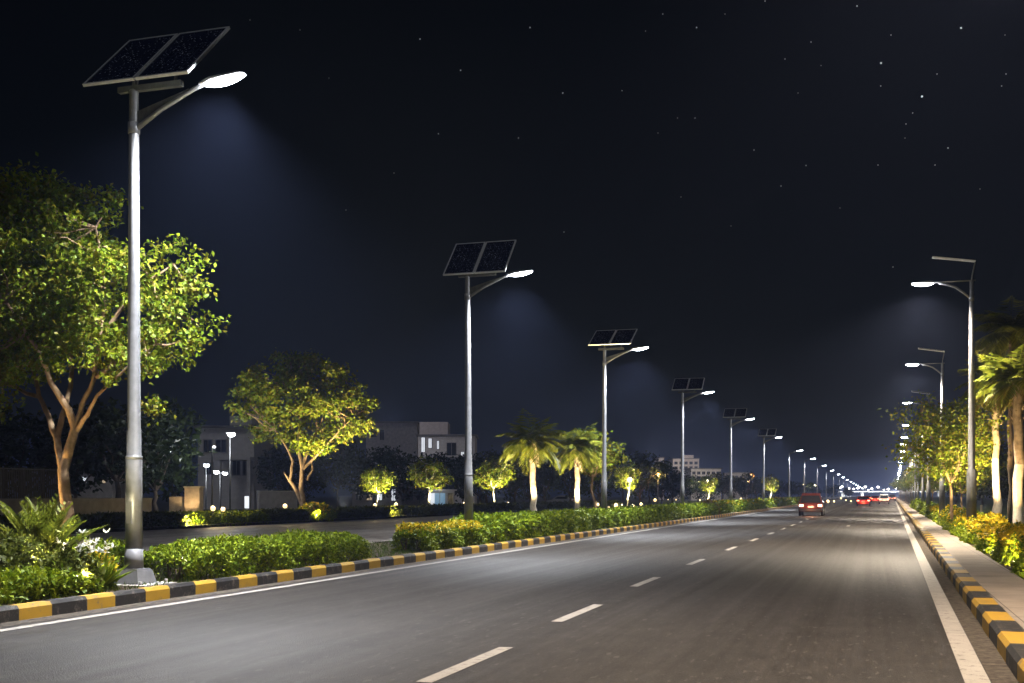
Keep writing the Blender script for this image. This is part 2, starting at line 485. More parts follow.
# ------------------------------------------------------------------ street lamps
def octo_pole(mb, segs, n=12):
    mb.tube([(0, 0, z) for z, r in segs], [r for z, r in segs], n=n, smooth=True)

def led_head(t, x0, x1, z0, z1, sgn, led, wid=.17):
    """flat tapered luminaire along x; lens bulging below"""
    hb = MB(); vs = []; fs = []
    st = [(0, .05, .045), (.12, .09, .06), (.3, .155, .065), (.65, wid, .055), (.9, .13, .035), (1, .06, .015)]
    n = 10
    for (t_, wv, hv) in st:
        x = x0 + (x1 - x0) * t_; z = z0 + (z1 - z0) * t_
        for k in range(n):
            a = 2 * math.pi * k / n
            vs.append((x, wv * math.cos(a), z + hv * max(-.2, math.sin(a))))
    for i in range(len(st) - 1):
        for k in range(n):
            k2 = (k + 1) % n; fs.append((i * n + k, i * n + k2, (i + 1) * n + k2, (i + 1) * n + k))
    fs += [tuple(range(n)), tuple(range(len(st) * n - 1, len(st) * n - n - 1, -1))]
    hb.add(vs, fs, 0, True)
    h = hb.build('lamp_head', M['housing'], t)
    lb = MB(); vs = []; fs = []
    m = 9
    for i in range(m):
        t_ = .1 + .86 * i / (m - 1); s = math.sin(math.pi * (i + .35) / (m - .3)) ** .6
        x = x0 + (x1 - x0) * t_; z = z0 + (z1 - z0) * t_ - .014
        for k in range(7):
            a = math.pi * k / 6
            vs.append((x, wid * 1.02 * s * math.cos(a), z - (.55 * wid + .012) * s * math.sin(a)))
    for i in range(m - 1):
        for k in range(6):
            fs.append((i * 7 + k, i * 7 + k + 1, i * 7 + 8 + k, i * 7 + 7 + k))
    lb.add(vs, fs, 0, True); lb.build('lens', led, h)
    return h

def solar_panel(t, cx, w, y0, z0, y1, z1, roll=0.0):
    """a framed panel: low edge (y0,z0), high edge (y1,z1), width w about cx"""
    L = math.hypot(y1 - y0, z1 - z0); tilt = math.atan2(z1 - z0, y1 - y0)
    fb = MB(); b = .035; th = .045
    for c, s in (((0, -L / 2 + b / 2, 0), (w, b, th)), ((0, L / 2 - b / 2, 0), (w, b, th)), ((-w / 2 + b / 2, 0, 0), (b, L - 2 * b, th)), ((w / 2 - b / 2, 0, 0), (b, L - 2 * b, th))):
        fb.box(c, s)
    fb.box((0, 0, -.017), (w - 2 * b, L - 2 * b, .008))
    p = fb.build('solar_panel', M['alu'], t, (cx, (y0 + y1) / 2, (z0 + z1) / 2)); p.rotation_euler = (tilt, roll, 0)
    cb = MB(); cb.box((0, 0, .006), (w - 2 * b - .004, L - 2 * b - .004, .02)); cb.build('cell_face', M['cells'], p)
    return p

def median_lamp(near=True):
    t = thing('solar_street_lamp', '', 'street lamp')
    mb = MB(); octo_pole(mb, [(.55, .135), (2.0, .128), (2.02, .115), (2.45, .112), (2.47, .104), (5, .09), (7.78, .072), (7.83, .075), (7.85, .05)])
    mb.tube([(0, 0, 7.15), (0, 0, 7.33)], .092, 12); mb.tube([(0, 0, 2.0), (0, 0, 2.05)], .132, 12)
    mb.box((.0, -.125, 1.15), (.10, .02, .34))
    mb.build('pole', M['steel'], t)
    mb = MB(); mb.box((0, 0, .135), (.50, .50, .22), taper=.80); mb.box((0, 0, .256), (.36, .36, .022)); mb.tube([(0, 0, .26), (0, 0, .58)], [.15, .14], 12)
    mb.build('base_plinth', M['plinth'], t)
    mb = MB(); mb.box((0, 0, .008), (1.0, .86, .05))
    for sx in (-1, 1):
        for sy in (-1, 1): mb.tube([(sx * .36, sy * .34, .03), (sx * .36, sy * .34, .09)], .025, 6)
    mb.build('base_plate', M['concrete'], t)
    mb = MB(); mb.tube([(.05, 0, 7.23), (.5, 0, 7.49), (1.1, 0, 7.75), (1.24, 0, 7.79)], [.042, .038, .034, .034], 8)
    mb.build('arm', M['steel'], t)
    mb = MB(); mb.prism([(0, 0), (0, .40), (.02, .40), (.02, 0)], 0, .01)
    mb = MB(); mb.add([(.07, -.012, 7.29), (.62, -.012, 7.56), (1.0, -.012, 7.76), (.07, -.012, 7.50), (.07, .012, 7.29), (.62, .012, 7.56), (1.0, .012, 7.76), (.07, .012, 7.50)],
                      [(0, 1, 2, 3), (7, 6, 5, 4), (0, 4, 5, 1), (1, 5, 6, 2), (2, 6, 7, 3), (3, 7, 4, 0)])
    mb.build('arm_gusset', M['steel_dark'], t)
    led_head(t, 1.20, 1.99, 7.80, 7.89, 1, M['led'], .125)
    mb = MB(); mb.box((.3, 0, 7.86), (1.15, .09, .09)); mb.tube([(0, 0, 7.8), (0, .10, 8.33)], .045, 8)
    mb.tube([(.75, 0, 7.88), (.75, .10, 8.31)], .025, 6); mb.box((.34, .11, 8.31), (1.7, .07, .06))
    mb.build('panel_bracket', M['steel_dark'], t)
    solar_panel(t, -.13, .93, -.47, 7.82, .72, 8.96); solar_panel(t, .825, .93, -.47, 7.82, .72, 8.96)
    light('POINT', 'lens_glow', (1.65, 0, 7.73), 130, COOL, t, radius=.12)
    light('SPOT', 'lamp_light', (1.62, 0, 7.72), P_STREET, COOL, t, (-.14, 0, -1), math.radians(130), .75, .12)
    return t
def far_median_lamp():
    t = thing('street_lamp', '', 'street lamp')
    mb = MB(); octo_pole(mb, [(.0, .17), (.3, .16), (.32, .115), (2.0, .112), (5, .10), (7.45, .085)], 8); mb.build('pole', M['steel'], t)
    mb = MB(); mb.tube([(0, 0, 7.35), (.35, 0, 7.57), (1.1, 0, 7.83)], [.07, .06, .05], 6); mb.build('arm', M['steel'], t)
    led_head(t, 1.0, 1.95, 7.84, 7.94, 1, M['led'], .16)
    light('SPOT', 'lamp_light', (1.57, 0, 7.78), P_STREET, COOL, t, (-.10, 0, -1), math.radians(122), .75, .12)
    return t
def footpath_lamp():
    t = thing('solar_street_lamp', '', 'street lamp')
    mb = MB(); octo_pole(mb, [(0, .15), (2.2, .14), (2.24, .105), (5, .085), (8.02, .06)]); mb.tube([(0, 0, 7.4), (0, 0, 7.55)], .08, 10)
    mb.build('pole', M['steel'], t)
    mb = MB(); mb.tube([(-.05, 0, 7.5), (-.22, 0, 7.66), (-.45, 0, 7.84), (-.7, 0, 7.94), (-.95, 0, 8.0)], .035, 8)
    mb.tube([(.12, 0, 8.03), (-1.15, 0, 8.03)], .022, 6)
    mb.build('arm', M['steel'], t)
    led_head(t, -1.05, -1.75, 8.02, 8.03, -1, M['led_foot'], .13)
    mb = MB(); mb.tube([(0, 0, 8.0), (.02, 0, 8.2), (.1, .0, 8.58)], .022, 6); mb.build('panel_bracket', M['steel'], t)
    solar_panel(t, -.52, 1.25, -.45, 8.64, .45, 8.79, .16)
    light('POINT', 'lens_glow', (-1.5, 0, 7.80), 60, COOL, t, radius=.12)
    light('SPOT', 'lamp_light', (-1.42, 0, 7.88), P_FOOT, (1, .84, .64), t, (-.10, 0, -1), math.radians(142), .7, .12)
    return t
def far_footpath_lamp():
    t = thing('street_lamp', '', 'street lamp')
    mb = MB(); octo_pole(mb, [(.0, .15), (2.2, .14), (2.24, .11), (5, .095), (7.5, .08)], 8); mb.build('pole', M['steel'], t)
    mb = MB(); mb.tube([(0, 0, 7.45), (-.2, 0, 7.7), (-.5, 0, 7.9), (-1.15, 0, 8.02)], [.06, .055, .05, .045], 6); mb.build('arm', M['steel'], t)
    led_head(t, -1.0, -1.85, 8.02, 8.04, -1, M['led_foot'], .15)
    light('SPOT', 'lamp_light', (-1.42, 0, 7.88), P_FOOT, (1, .84, .64), t, (-.10, 0, -1), math.radians(142), .7, .12)
    return t

G1, G2 = 'street lamps along the median', 'street lamps along the footpath'
ORD = ['nearest', 'second', 'third', 'fourth', 'fifth', 'sixth', 'seventh', 'eighth', 'ninth', 'tenth', 'eleventh', 'twelfth', 'thirteenth', 'fourteenth']
lm = [(-11.16, 15.6, 'tall nearest solar street lamp with sparkling twin panels, between big lit tree and road'),
      (-11.28, 31.8, 'second solar street lamp of the median row, rising from the yellow flowering hedge'),
      (-11.28, 49.6, 'third solar street lamp of the median row, just past the two palms'),
      (-11.35, 72, 'fourth solar street lamp of the median row, at the far end of the long hedge'),
      (-11.4, 98.5, 'fifth solar street lamp of the median row, with small dark twin panels'),
      (-11.5, 130.4, 'sixth street lamp of the median row, last one with panels that show')]
A = median_lamp()
for i, (x, y, lab) in enumerate(lm):
    o = A if i == 0 else dup(A, (0, 0, 0))
    for ch in o.children:
        if i > 1 and ch.name.startswith('solar_panel'): ch.rotation_euler.x -= .24
    o.location = (x, y, .17); o.rotation_euler = ((0, .004, -.003, .005, -.004, .003)[i], (0, -.004, .003, .002, -.003, .004)[i], (0, .02, -.02, .03, .01, -.03)[i]); tag(o, lab, 'street lamp', G1)
B = far_median_lamp(); first = True
fl = [171, 210, 260, 312, 372, 435, 505, 580, 660, 740, 820, 910, 1000, 1100, 1200]
for i, y in enumerate(fl):
    o = B if i == 0 else dup(B, (0, 0, 0))
    o.location = (-11.45 + max(0, y - 500) * .002, y, .15)
    lab = ('%s street lamp of the median row, bare curved arm over the road' % ORD[6 + i]) if i < 5 else 'tiny far street lamp in the median row merging into a string of lights'
    tag(o, lab, 'street lamp', G1)
C_ = footpath_lamp()
rl = [(38.0, 'nearest footpath street lamp in view, thick pale lower pole among yellow bushes'), (61.4, 'second footpath street lamp, its edge-on panel below the first lamp head'),
      (86.7, 'third footpath street lamp, in front of small round trees')]
C_.location = (2.45, 11.5, .17); tag(C_, 'solar street lamp on footpath closest to the camera, lighting the painted kerb', 'street lamp', G2)
for i, (y, lab) in enumerate(rl):
    o = dup(C_, (2.22 + .0185 * y, y, .17)); tag(o, lab, 'street lamp', G2)
for ch in C_.children:
    if ch.name.startswith('lamp_light'): ch.data = ch.data.copy(); ch.data.color = (1, .74, .52); ch.data.energy = 6500; ch.data.spot_size = math.radians(146); ch.data.color = (1, .80, .60)
Dl = far_footpath_lamp()
fr = [114, 138, 157, 182, 212, 243, 271, 300, 330, 362, 395, 430, 465, 505, 550, 600, 660, 730, 800, 880, 970, 1070]
for i, y in enumerate(fr):
    o = Dl if i == 0 else dup(Dl, (0, 0, 0)); o.location = (2.4 + .0187 * y, y, .15)
    lab = ('%s street lamp of the footpath row, plain curved arm without panel' % ORD[3 + i]) if i < 6 else 'tiny far street lamp in the footpath row merging into a bright line'
    tag(o, lab, 'street lamp', G2)

# ------------------------------------------------------------------ trees
RNG = np.random.default_rng(7)
def limb_path(p0, p1, rng, wob=.06, n=5):
    p0, p1 = Vector(p0), Vector(p1); L = (p1 - p0).length; pts = []
    for i in range(n + 1):
        t = i / n; p = p0.lerp(p1, t)
        if 0 < i < n: p += Vector(rng.normal(size=3)) * wob * L * .5
        pts.append(p)
    return pts
def broad_crown(ells, n_clump, per, sig, L, W, rng, mats, mfrac=None, up=.4, droop=.4, shell=.55):
    """leaf clumps spread through a union of ellipsoids (cx,cy,cz,rx,ry,rz)"""
    vol = np.array([e[3] * e[4] * e[5] for e in ells]); pr = vol / vol.sum()
    C = []
    which = rng.choice(len(ells), n_clump, p=pr)
    for k in which:
        e = ells[k]; d = rng.normal(size=3); d /= np.linalg.norm(d); r = shell + (1 - shell) * rng.random() ** .5
        if rng.random() < .2: r *= rng.random()
        C.append([e[0] + d[0] * r * e[3], e[1] + d[1] * r * e[4], e[2] + d[2] * r * e[5]])
    C = np.array(C)
    sg = sig * rng.uniform(.55, 1.35, n_clump)
    P = np.repeat(C, per, axis=0) + rng.normal(size=(n_clump * per, 3)) * np.repeat(sg, per)[:, None] * np.array([1, 1, .7])
    V = leaf_geo(P, L, W, rng, up, droop)
    mi = None
    if mfrac is not None: mi = (rng.random(len(P)) < mfrac).astype(int)
    return leaf_mesh('crown', V, mats, mi), C

def twigs(mb, C, nodes, rng, k, r=.012):
    for c in C[rng.choice(len(C), min(k, len(C)), replace=False)]:
        c = Vector(c); best = min(nodes, key=lambda q: (q - c).length)
        if (best - c).length < 2.6 * (1 + r * 20): mb.tube(limb_path(best, c, rng, .12, 3), [r * 1.6, r * 1.2, r * .8, r * .4], 5, cap=False)

# --- the big lit tree beside the nearest lamp
def hero_tree():
    x0, D = 65, 19.86; s = F / D
    X, Y = col_at(x0, D)
    t = thing('broadleaf_tree', 'big broadleaf tree with orange-lit forked trunk behind the nearest street lamp', 'tree', (X, Y, .17), TH)
    def P(px, py, y=0): return ((px - x0) / s, y, EYE + (HY - py) / s - .17)
    rng = np.random.default_rng(3)
    mb = MB(); nodes = []
    def limb(pts, r0, r1, n=9):
        q = []
        for a, b in zip(pts[:-1], pts[1:]):
            seg = limb_path(a, b, rng, .035, 3); q += seg if not q else seg[1:]
        R = [r0 + (r1 - r0) * i / (len(q) - 1) for i in range(len(q))]
        mb.tube(q, R, n); nodes.extend(q[3:])
    limb([(0.02, 0, -.1), P(66, 545), P(66, 500), P(63, 470), P(68, 452)], .115, .085, 12)
    limb([P(64, 478), P(60, 455), P(54, 436, .1), P(44, 415, .2), P(31, 395, .35), P(15, 350, .6), P(-5, 300, .8)], .075, .02)
    limb([P(55, 440, .1), P(59, 415, .15), P(64, 385, .3), P(60, 330, .5), P(45, 260, .6), P(35, 205, .6)], .06, .015)
    limb([P(67, 458), P(75, 428), P(71, 410, -.1), P(58, 385, -.3), P(48, 350, -.5), P(25, 310, -.7)], .09, .018)
    limb([P(75, 430), P(83, 405, -.05), P(96, 380, -.1), P(104, 340, -.2), P(110, 290, -.2), P(100, 230, -.2)], .055, .014)
    limb([P(76, 432), P(92, 415, -.2), P(105, 398, -.4), P(135, 375, -.6), P(170, 350, -.8)], .045, .012)
    limb([P(97, 378, -.1), P(130, 345, .2), P(165, 310, .3), P(195, 320, .3)], .045, .012)
    limb([P(104, 340, -.2), P(140, 290, -.1), P(175, 265, -.1)], .04, .012)
    limb([P(31, 395, .35), P(-10, 380, .5), P(-50, 350, .5)], .04, .012)
    ells = []
    for (cx, cy, rx, rz, dy, ry) in [(40, 265, 85, 88, .2, 1.6), (122, 300, 58, 48, .0, 1.4), (190, 290, 14, 11, .1, .4), (172, 245, 20, 12, 0, .5), (198, 347, 14, 9, -.1, .4), (165, 288, 24, 16, 0, .6), (148, 248, 24, 13, .1, .6), (178, 335, 26, 16, -.1, .6), (65, 190, 26, 16, .1, .6), (110, 205, 22, 14, 0, .5), (140, 350, 50, 26, -.3, 1.2), (50, 345, 80, 36, -.2, 1.5), (-25, 320, 85, 85, .3, 1.6),
                                    (184, 316, 26, 18, .1, .6), (160, 312, 32, 28, 0, .9), (178, 350, 24, 13, -.2, .6), (160, 372, 30, 14, -.3, .6), (196, 332, 15, 11, -.1, .5), (85, 225, 50, 40, .1, 1.0), (180, 268, 26, 24, 0, .7), (192, 365, 20, 16, -.3, .6), (10, 205, 55, 38, .2, 1.0), (108, 388, 22, 18, -.5, .5), (-25, 392, 40, 26, .3, 1.0), (160, 400, 26, 14, -.4, .5)]:
        c = P(cx, cy, dy); ells.append((c[0], c[1], c[2], rx / s, ry, rz / s))
    me, C = broad_crown(ells, 600, 60, .125, .097, .062, rng, [M['leaf_a'], M['leaf_b']], .3, .5, .5, .45)
    twigs(mb, C, nodes, rng, 150, .012)
    mb.build('trunk', M['bark'], t); link('crown', me, t)
    return X, Y
hx, hy_ = hero_tree()

# --- the second lit tree, across the far carriageway
def verge_tree():
    x0, X0 = 310, -40.5; D = depth_for(x0, X0); s = F / D
    X, Y = col_at(x0, D)
    t = thing('broadleaf_tree', 'spreading lit tree with pale twin trunk across the far carriageway', 'tree', (X, Y, .12), TH)
    def P(px, py, y=0): return ((px - x0) / s, y, EYE + (HY - py) / s - .12)
    rng = np.random.default_rng(11); mb = MB(); nodes = []
    def limb(pts, r0, r1):
        q = []
        for a, b in zip(pts[:-1], pts[1:]):
            seg = limb_path(a, b, rng, .04, 3); q += seg if not q else seg[1:]
        mb.tube(q, [r0 + (r1 - r0) * i / (len(q) - 1) for i in range(len(q))], 8); nodes.extend(q[2:])
    limb([(-.6, 0, 0), P(303, 500), P(301, 487), P(302, 468), P(308, 450), P(318, 430)], .24, .09)
    limb([P(302, 505), P(296, 490), P(290, 480), P(293, 462), P(288, 450), P(275, 430)], .16, .06)
    limb([P(302, 470), P(312, 460), P(322, 450), P(340, 430), P(355, 415)], .12, .04)
    limb([P(290, 482), P(284, 472)], .1, .05)
    limb([P(302, 468), P(298, 450), P(300, 420), P(295, 390)], .15, .05)
    limb([P(306, 480, .2), P(312, 470, .3), P(310, 450, .4)], .1, .04)
    ells = []
    for (cx, cy, rx, rz) in [(262, 380, 18, 12), (285, 366, 20, 12), (308, 362, 20, 12), (328, 374, 20, 12), (345, 385, 14, 10), (250, 395, 16, 10), (275, 392, 22, 12), (305, 388, 24, 13), (240, 410, 16, 9), (268, 412, 20, 11), (295, 415, 24, 12), (322, 408, 24, 13), (350, 402, 20, 12), (366, 408, 11, 10), (262, 430, 16, 8), (290, 438, 20, 9), (312, 446, 18, 8), (335, 430, 22, 11), (358, 425, 14, 9), (300, 452, 10, 5)]:
        c = P(cx, cy, 0); ells.append((c[0], c[1] + rng.uniform(-1, 1), c[2], rx / s, rx / s * 1.1, rz / s))
    me, C = broad_crown(ells, 460, 30, .27, .30, .19, rng, [M['leaf_a'], M['leaf_b']], .4, .4, .3, .5)
    twigs(mb, C, nodes, rng, 80, .035)
    mb.build('trunk', M['bark'], t); link('crown', me, t)
    return X, Y
vx, vy = verge_tree()

def generic_tree_meshes(seed, H, R, trunk, L, W, n_clump, per, mats, mfrac, tr_mat, r0=.16, low=.35):
    rng = np.random.default_rng(seed); mb = MB(); nodes = []
    hb = H * low
    tp = limb_path((0, 0, -.1), (rng.normal() * .2, rng.normal() * .2, hb), rng, .06, 4)
    mb.tube(tp, [r0 * (1 - .1 * i) for i in range(5)], 8); nodes.append(tp[-1])
    ells = [(0, 0, hb + (H - hb) * .5, R * .8, R * .8, (H - hb) * .5)]
    for k in range(6):
        a = 2 * math.pi * k / 6 + rng.uniform(0, 1); e = Vector((math.cos(a) * R * .6, math.sin(a) * R * .6, hb + (H - hb) * rng.uniform(.25, .8)))
        q = limb_path(tp[-1], e, rng, .1, 4); mb.tube(q, [r0 * (.5 - .1 * i) for i in range(5)], 6, cap=False); nodes += q[2:]
        ells.append((e.x, e.y, e.z, R * rng.uniform(.35, .55), R * rng.uniform(.35, .55), (H - hb) * rng.uniform(.18, .32)))
    me, C = broad_crown(ells, n_clump, per, R * .11, L, W, rng, mats, mfrac, .4, .3, .5)
    twigs(mb, C, nodes, rng, 30, .02)
    tm = bpy.data.meshes.new('trunk'); tm.from_pydata(mb.v, [], mb.f); tm.materials.append(tr_mat); tm.polygons.foreach_set('use_smooth', mb.sm); tm.update()
    return tm, me
def tree_proto(name, label, cat, *a):
    tm, me = generic_tree_meshes(*a); t = thing(name, label, cat); link('trunk', tm, t); link('crown', me, t); return t
def uplight(loc, aim, power, group='garden floodlights', label=None, size=1.5, color=WARM, radius=.08, fixture=True):
    t = thing('garden_floodlight', label or 'small glowing floodlight on the ground, aimed up into foliage', 'floodlight', loc, 0, group)
    a = Vector(aim).normalized(); q = a.to_track_quat('Z', 'Y')
    mb = MB(); mb.tube([(0, 0, -.02), (0, 0, .12)], .025, 6); mb.box((0, 0, .005), (.16, .16, .02)); mb.tube([Vector((0, 0, .12)), Vector((0, 0, .12)) + a * .16], [.06, .085], 10); mb.build('housing', M['steel_dark'], t)
    mb = MB(); c = Vector((0, 0, .12)) + a * .162; mb.tube([c, c + a * .015], .078, 10); mb.build('lens', M['flood'], t)
    light('SPOT', 'flood_light', Vector((0, 0, .12)) + a * .24, power, color, t, a, size, .6, radius)
    return t

# floods of the hero tree, the verge tree
lx_, ly_ = col_at(72, 16.2)
uplight((lx_, ly_, .17), (.35, .75, .75), 1500, label='added floodlight in the near hedge aimed at the white lilies', size=1.7, color=(1, .86, .5))  # extra flood added to brighten the lilies
lx_, ly_ = col_at(22, 16.2)
uplight((lx_, ly_, .17), (.25, .55, 1), 1900, label='added floodlight beside the red-leaved plants aimed at the cycad', size=1.7, color=(1, .86, .5))  # extra flood added in front to brighten the cycad
uplight((hx + .9, hy_ - 1.1, .17), (-.45, .55, 1), 800, label='glowing floodlight among white lilies under the big broadleaf tree', size=1.0, color=(1, .80, .42))
uplight((hx - 1.0, hy_ - .5, .17), (.67, .33, 1), 800, label='floodlight at the foot of the cycad aimed at the big tree trunk', size=.8)
uplight((hx + 1.5, hy_ + 1.3, .17), (.30, -.12, 1), 1800, label='added floodlight behind the hedge aimed at the outer branches of the big tree', size=1.15, color=(1, .93, .62))  # added flood, placed to brighten the right half of the crown
uplight((vx + 4.2, vy - 2.8, .12), (-.22, .25, 1), 26000, label='bright floodlight in a yellow shrub below the spreading tree', size=1.35, color=(1, .82, .44))
uplight((vx - 2.0, vy - 3.0, .12), (.1, .3, 1), 3000, label='floodlight on the lawn beside the spreading tree trunk', size=1.7, color=(1, .82, .44))

# small lit garden trees
S1 = tree_proto('garden_tree', 'small lit garden tree with white trunks and bright yellow-green crown, before the shop windows', 'tree', 21, 6.0, 2.2, None, .3, .2, 150, 14, [M['leaf_a'], M['leaf_b']], .4, M['limewash'], .12, .42)
GT = 'lit garden trees beyond the far carriageway'
def place(proto, x, D, rot, sc, label, group, z=.12, first=[]):
    X, Y = col_at(x, D)
    if id(proto) not in first:
        first.append(id(proto)); o = proto; o.location = (X, Y, z); o.rotation_euler = (0, 0, rot); o.scale = (sc * (1.12 + .1 * math.sin(x)), sc * (1.1 + .12 * math.cos(x * 1.7)), sc * (1 - .06 * math.sin(x * 2.3))); tag(o, label, None, group)
    else:
        o = dup(proto, (X, Y, z), rot, sc, label, group); o.scale = (sc * (1.08 + .2 * math.sin(x)), sc * (1.05 + .2 * math.cos(x * 1.7)), sc * (1 - .06 * math.sin(x * 2.3)))
    return X, Y
for (x, D, sc, p, lab) in [(377, 105, .68, 6500, 'small lit garden tree with white trunks and bright yellow-green crown, before the shop windows'),
                       (428, 112, .8, 2600, 'dimly lit garden tree beside the blue kiosk'),
                       (495, 112, .9, 8000, 'brightly lit garden tree between second lamp pole and first palm'),
                       (627, 150, .9, 7000, 'glowing garden tree lit from inside, past the third lamp pole'),
                       (708, 190, .85, 6000, 'small lit tree between fourth and fifth lamp poles'),
                       (770, 240, .9, 6000, 'faintly lit small tree between fifth and sixth lamp poles')]:
    X, Y = place(S1, x, D, x * .7, sc, lab, GT)
    uplight((X + 1.0, Y - 1.2, .12), (-.3, .35, 1), p, label='floodlight under the ' + lab.split(' with')[0].split(',')[0], size=1.7, color=(1, .86, .42))

# dark trees of the background
DT = 'dark trees beyond the gardens'
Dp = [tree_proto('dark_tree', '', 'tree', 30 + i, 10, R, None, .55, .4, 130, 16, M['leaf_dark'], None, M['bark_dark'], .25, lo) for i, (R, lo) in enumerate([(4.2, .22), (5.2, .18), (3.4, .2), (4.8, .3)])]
rng = random.Random(5)
dark = [(-30, 78, 395, 0), (20, 85, 400, 1), (75, 84, 405, 2), (118, 84, 392, 3), (156, 92, 402, 0), (172, 96, 432, 2), (276, 122, 448, 2), (338, 125, 440, 3), (372, 122, 446, 0), (402, 124, 446, 1), (440, 150, 452, 2),
        (462, 128, 455, 0), (487, 130, 447, 3), (515, 135, 452, 1), (545, 138, 450, 2), (572, 145, 452, 0), (600, 155, 455, 1), (622, 190, 453, 3), (650, 200, 455, 0), (672, 180, 468, 2), (698, 210, 476, 1), (722, 230, 470, 3), (745, 220, 475, 0),
        (765, 260, 478, 1), (790, 280, 480, 2), (812, 330, 482, 0), (832, 380, 485, 1), (848, 450, 487, 3),
        (640, 172, 458, 1), (662, 185, 466, 1), (684, 192, 475, 1), (711, 205, 477, 1), (733, 238, 475, 1), (756, 250, 478, 3), (778, 280, 481, 1), (800, 300, 483, 1), (530, 150, 457, 1), (420, 138, 470, 1), (300, 122, 462, 1), (480, 150, 456, 1)]
lab_d = ['dark tree behind the fence at the photo edge', 'dark leafy tree behind the low wall and cycad', 'dark tree behind the big lit trunk', 'dark tree behind the nearest lamp pole', 'broad dark tree between nearest pole and stone gate pillar',
         'dark tree over the stone gate pillar', 'dark tree left behind the spreading lit tree', 'dark tree behind the right side of the spreading tree', 'dark tree over the lit shop windows', 'dark tree below the building with lit windows',
         'dark tree in front of the white building wing', 'dark tree right behind second lamp pole', 'tall dark tree behind the bright garden tree', 'dark tree behind the first palm', 'dark tree between the two palms', 'dark tree behind the second palm', 'dark tree behind third lamp pole']
for i, (x, D, ytop, v) in enumerate(dark):
    H = hz(ytop, D)
    place(Dp[v], x, D, rng.uniform(0, 6.2), H / 10, lab_d[i] if i < len(lab_d) else 'far dark tree in the treeline past the third lamp pole', DT, .0)

# --- palms
def palm_meshes(seed, H, R, nf, trunk_r, mats, fan=False, dry=.2):
    rng = np.random.default_rng(seed)
    mb = MB(); q = limb_path((0, 0, -.1), (rng.normal() * .08, rng.normal() * .08, H), rng, .012, 10)
    R_ = [trunk_r * (1.35 - .5 * min(1, i / 3)) * (1 - .02 * i) for i in range(len(q))]
    mb.tube(q, R_, 12)
    for k in range(26):   # leaf-base stubs under the crown
        a = k * 2.4; z = H * (.72 + .27 * k / 26); r = trunk_r * .75
        mb.tube([(r * math.cos(a), r * math.sin(a), z), (r * 1.7 * math.cos(a), r * 1.7 * math.sin(a), z + .14)], [.045, .02], 5)
    tm = bpy.data.meshes.new('trunk'); tm.from_pydata(mb.v, [], mb.f)
    for m in mats[0]: tm.materials.append(m)
    mi = [0 if sum(mb.v[j][2] for j in f) / len(f) < H * .5 else 1 for f in mb.f]
    tm.polygons.foreach_set('material_index', mi); tm.polygons.foreach_set('use_smooth', mb.sm); tm.update()
    top = np.array(q[-1]); V = []; MI = []
    for k in range(nf):
        az = k * 2.39996 + rng.uniform(-.2, .2); e0 = math.radians(82 - 105 * (k / nf) ** 1.0 + rng.uniform(-8, 8))
        L = R * rng.uniform(.8, 1.1); n = 12
        pts = [top.copy()]; el = e0
        for i in range(n):
            d = np.array([math.cos(az) * math.cos(el), math.sin(az) * math.cos(el), math.sin(el)])
            pts.append(pts[-1] + d * L / n); el -= math.radians(rng.uniform(4, 8.5))
        side = np.array([-math.sin(az), math.cos(az), 0])
        m = 1 if (k > nf * (1 - dry)) else 0
        for i in range(1, n + 1):
            p = pts[i]; f = (p - pts[i - 1]); f /= np.linalg.norm(f); up = np.cross(f, side) * -1
            # midrib piece
            V += [pts[i - 1] - up * .0, pts[i - 1] + side * .02, p, pts[i - 1] - side * .02]; MI.append(m)
            if i < 2: continue
            ll = L * .42 * math.sin(math.pi * (i / n) ** .75 * .93 + .12)
            for s in (-1, 1):
                for h in (0, .5):
                    b = p + (pts[i - 1] - p) * h
                    t_ = f * .62 + side * s * .75 + np.array([0, 0, -.28 - .25 * rng.random()]); t_ /= np.linalg.norm(t_)
                    tip = b + t_ * ll * rng.uniform(.8, 1.1); mid = b + t_ * ll * .45 + np.array([0, 0, .03]); wv = np.cross(t_, np.array([0, 0, 1])); wv /= max(np.linalg.norm(wv), 1e-5)
                    wd = L * .026
                    V += [b, mid + wv * wd, tip, mid - wv * wd]; MI.append(m)
    return tm, leaf_mesh('crown', np.array(V), mats[1], np.array(MI))
def palm(label, loc, seed, H, R, nf, tr, group, mats=None, dry=.2, rot=0):
    t = thing('palm_tree', label, 'palm tree', loc, rot, group)
    tm, cm = palm_meshes(seed, H, R, nf, tr, mats or ([M['limewash'], M['bark_palm']], [M['leaf_palm'], M['leaf_dry']]), dry=dry)
    link('trunk', tm, t); link('crown', cm, t); return t
GP = 'palms on the median'; GR = 'palms along the footpath'
palm('median palm with drooping fronds and pale-footed trunk, first past the second lamp', (-12.9, 44.2, .17), 41, 3.55, 1.6, 36, .16, GP, dry=.0)
palm('median palm nearest the third lamp pole, its crown touching the pole', (-12.7, 50.6, .17), 45, 3.5, 1.6, 36, .16, GP, dry=.0)
for (x, y, p) in ((-12.5, 42.6, 3000), (-12.3, 49.2, 3000), (-13.6, 44.6, 1600), (-11.9, 50.9, 2600)):
    uplight((x, y, .17), (-.12, .3, 1), p, label='floodlight in the long hedge at the foot of the median palms', size=1.5, color=(1, .80, .45))
# broadleaf crown overlapping the second palm
S2 = tree_proto('garden_tree', '', 'tree', 52, 4.8, 1.35, None, .2, .13, 130, 16, [M['leaf_b'], M['leaf_a']], .4, M['bark'], .09, .5)
X, Y = place(S2, 596, 54.5, 1.0, 1.0, 'olive-leaved small tree hugging the third lamp pole', 'small broadleaf street trees', .17)

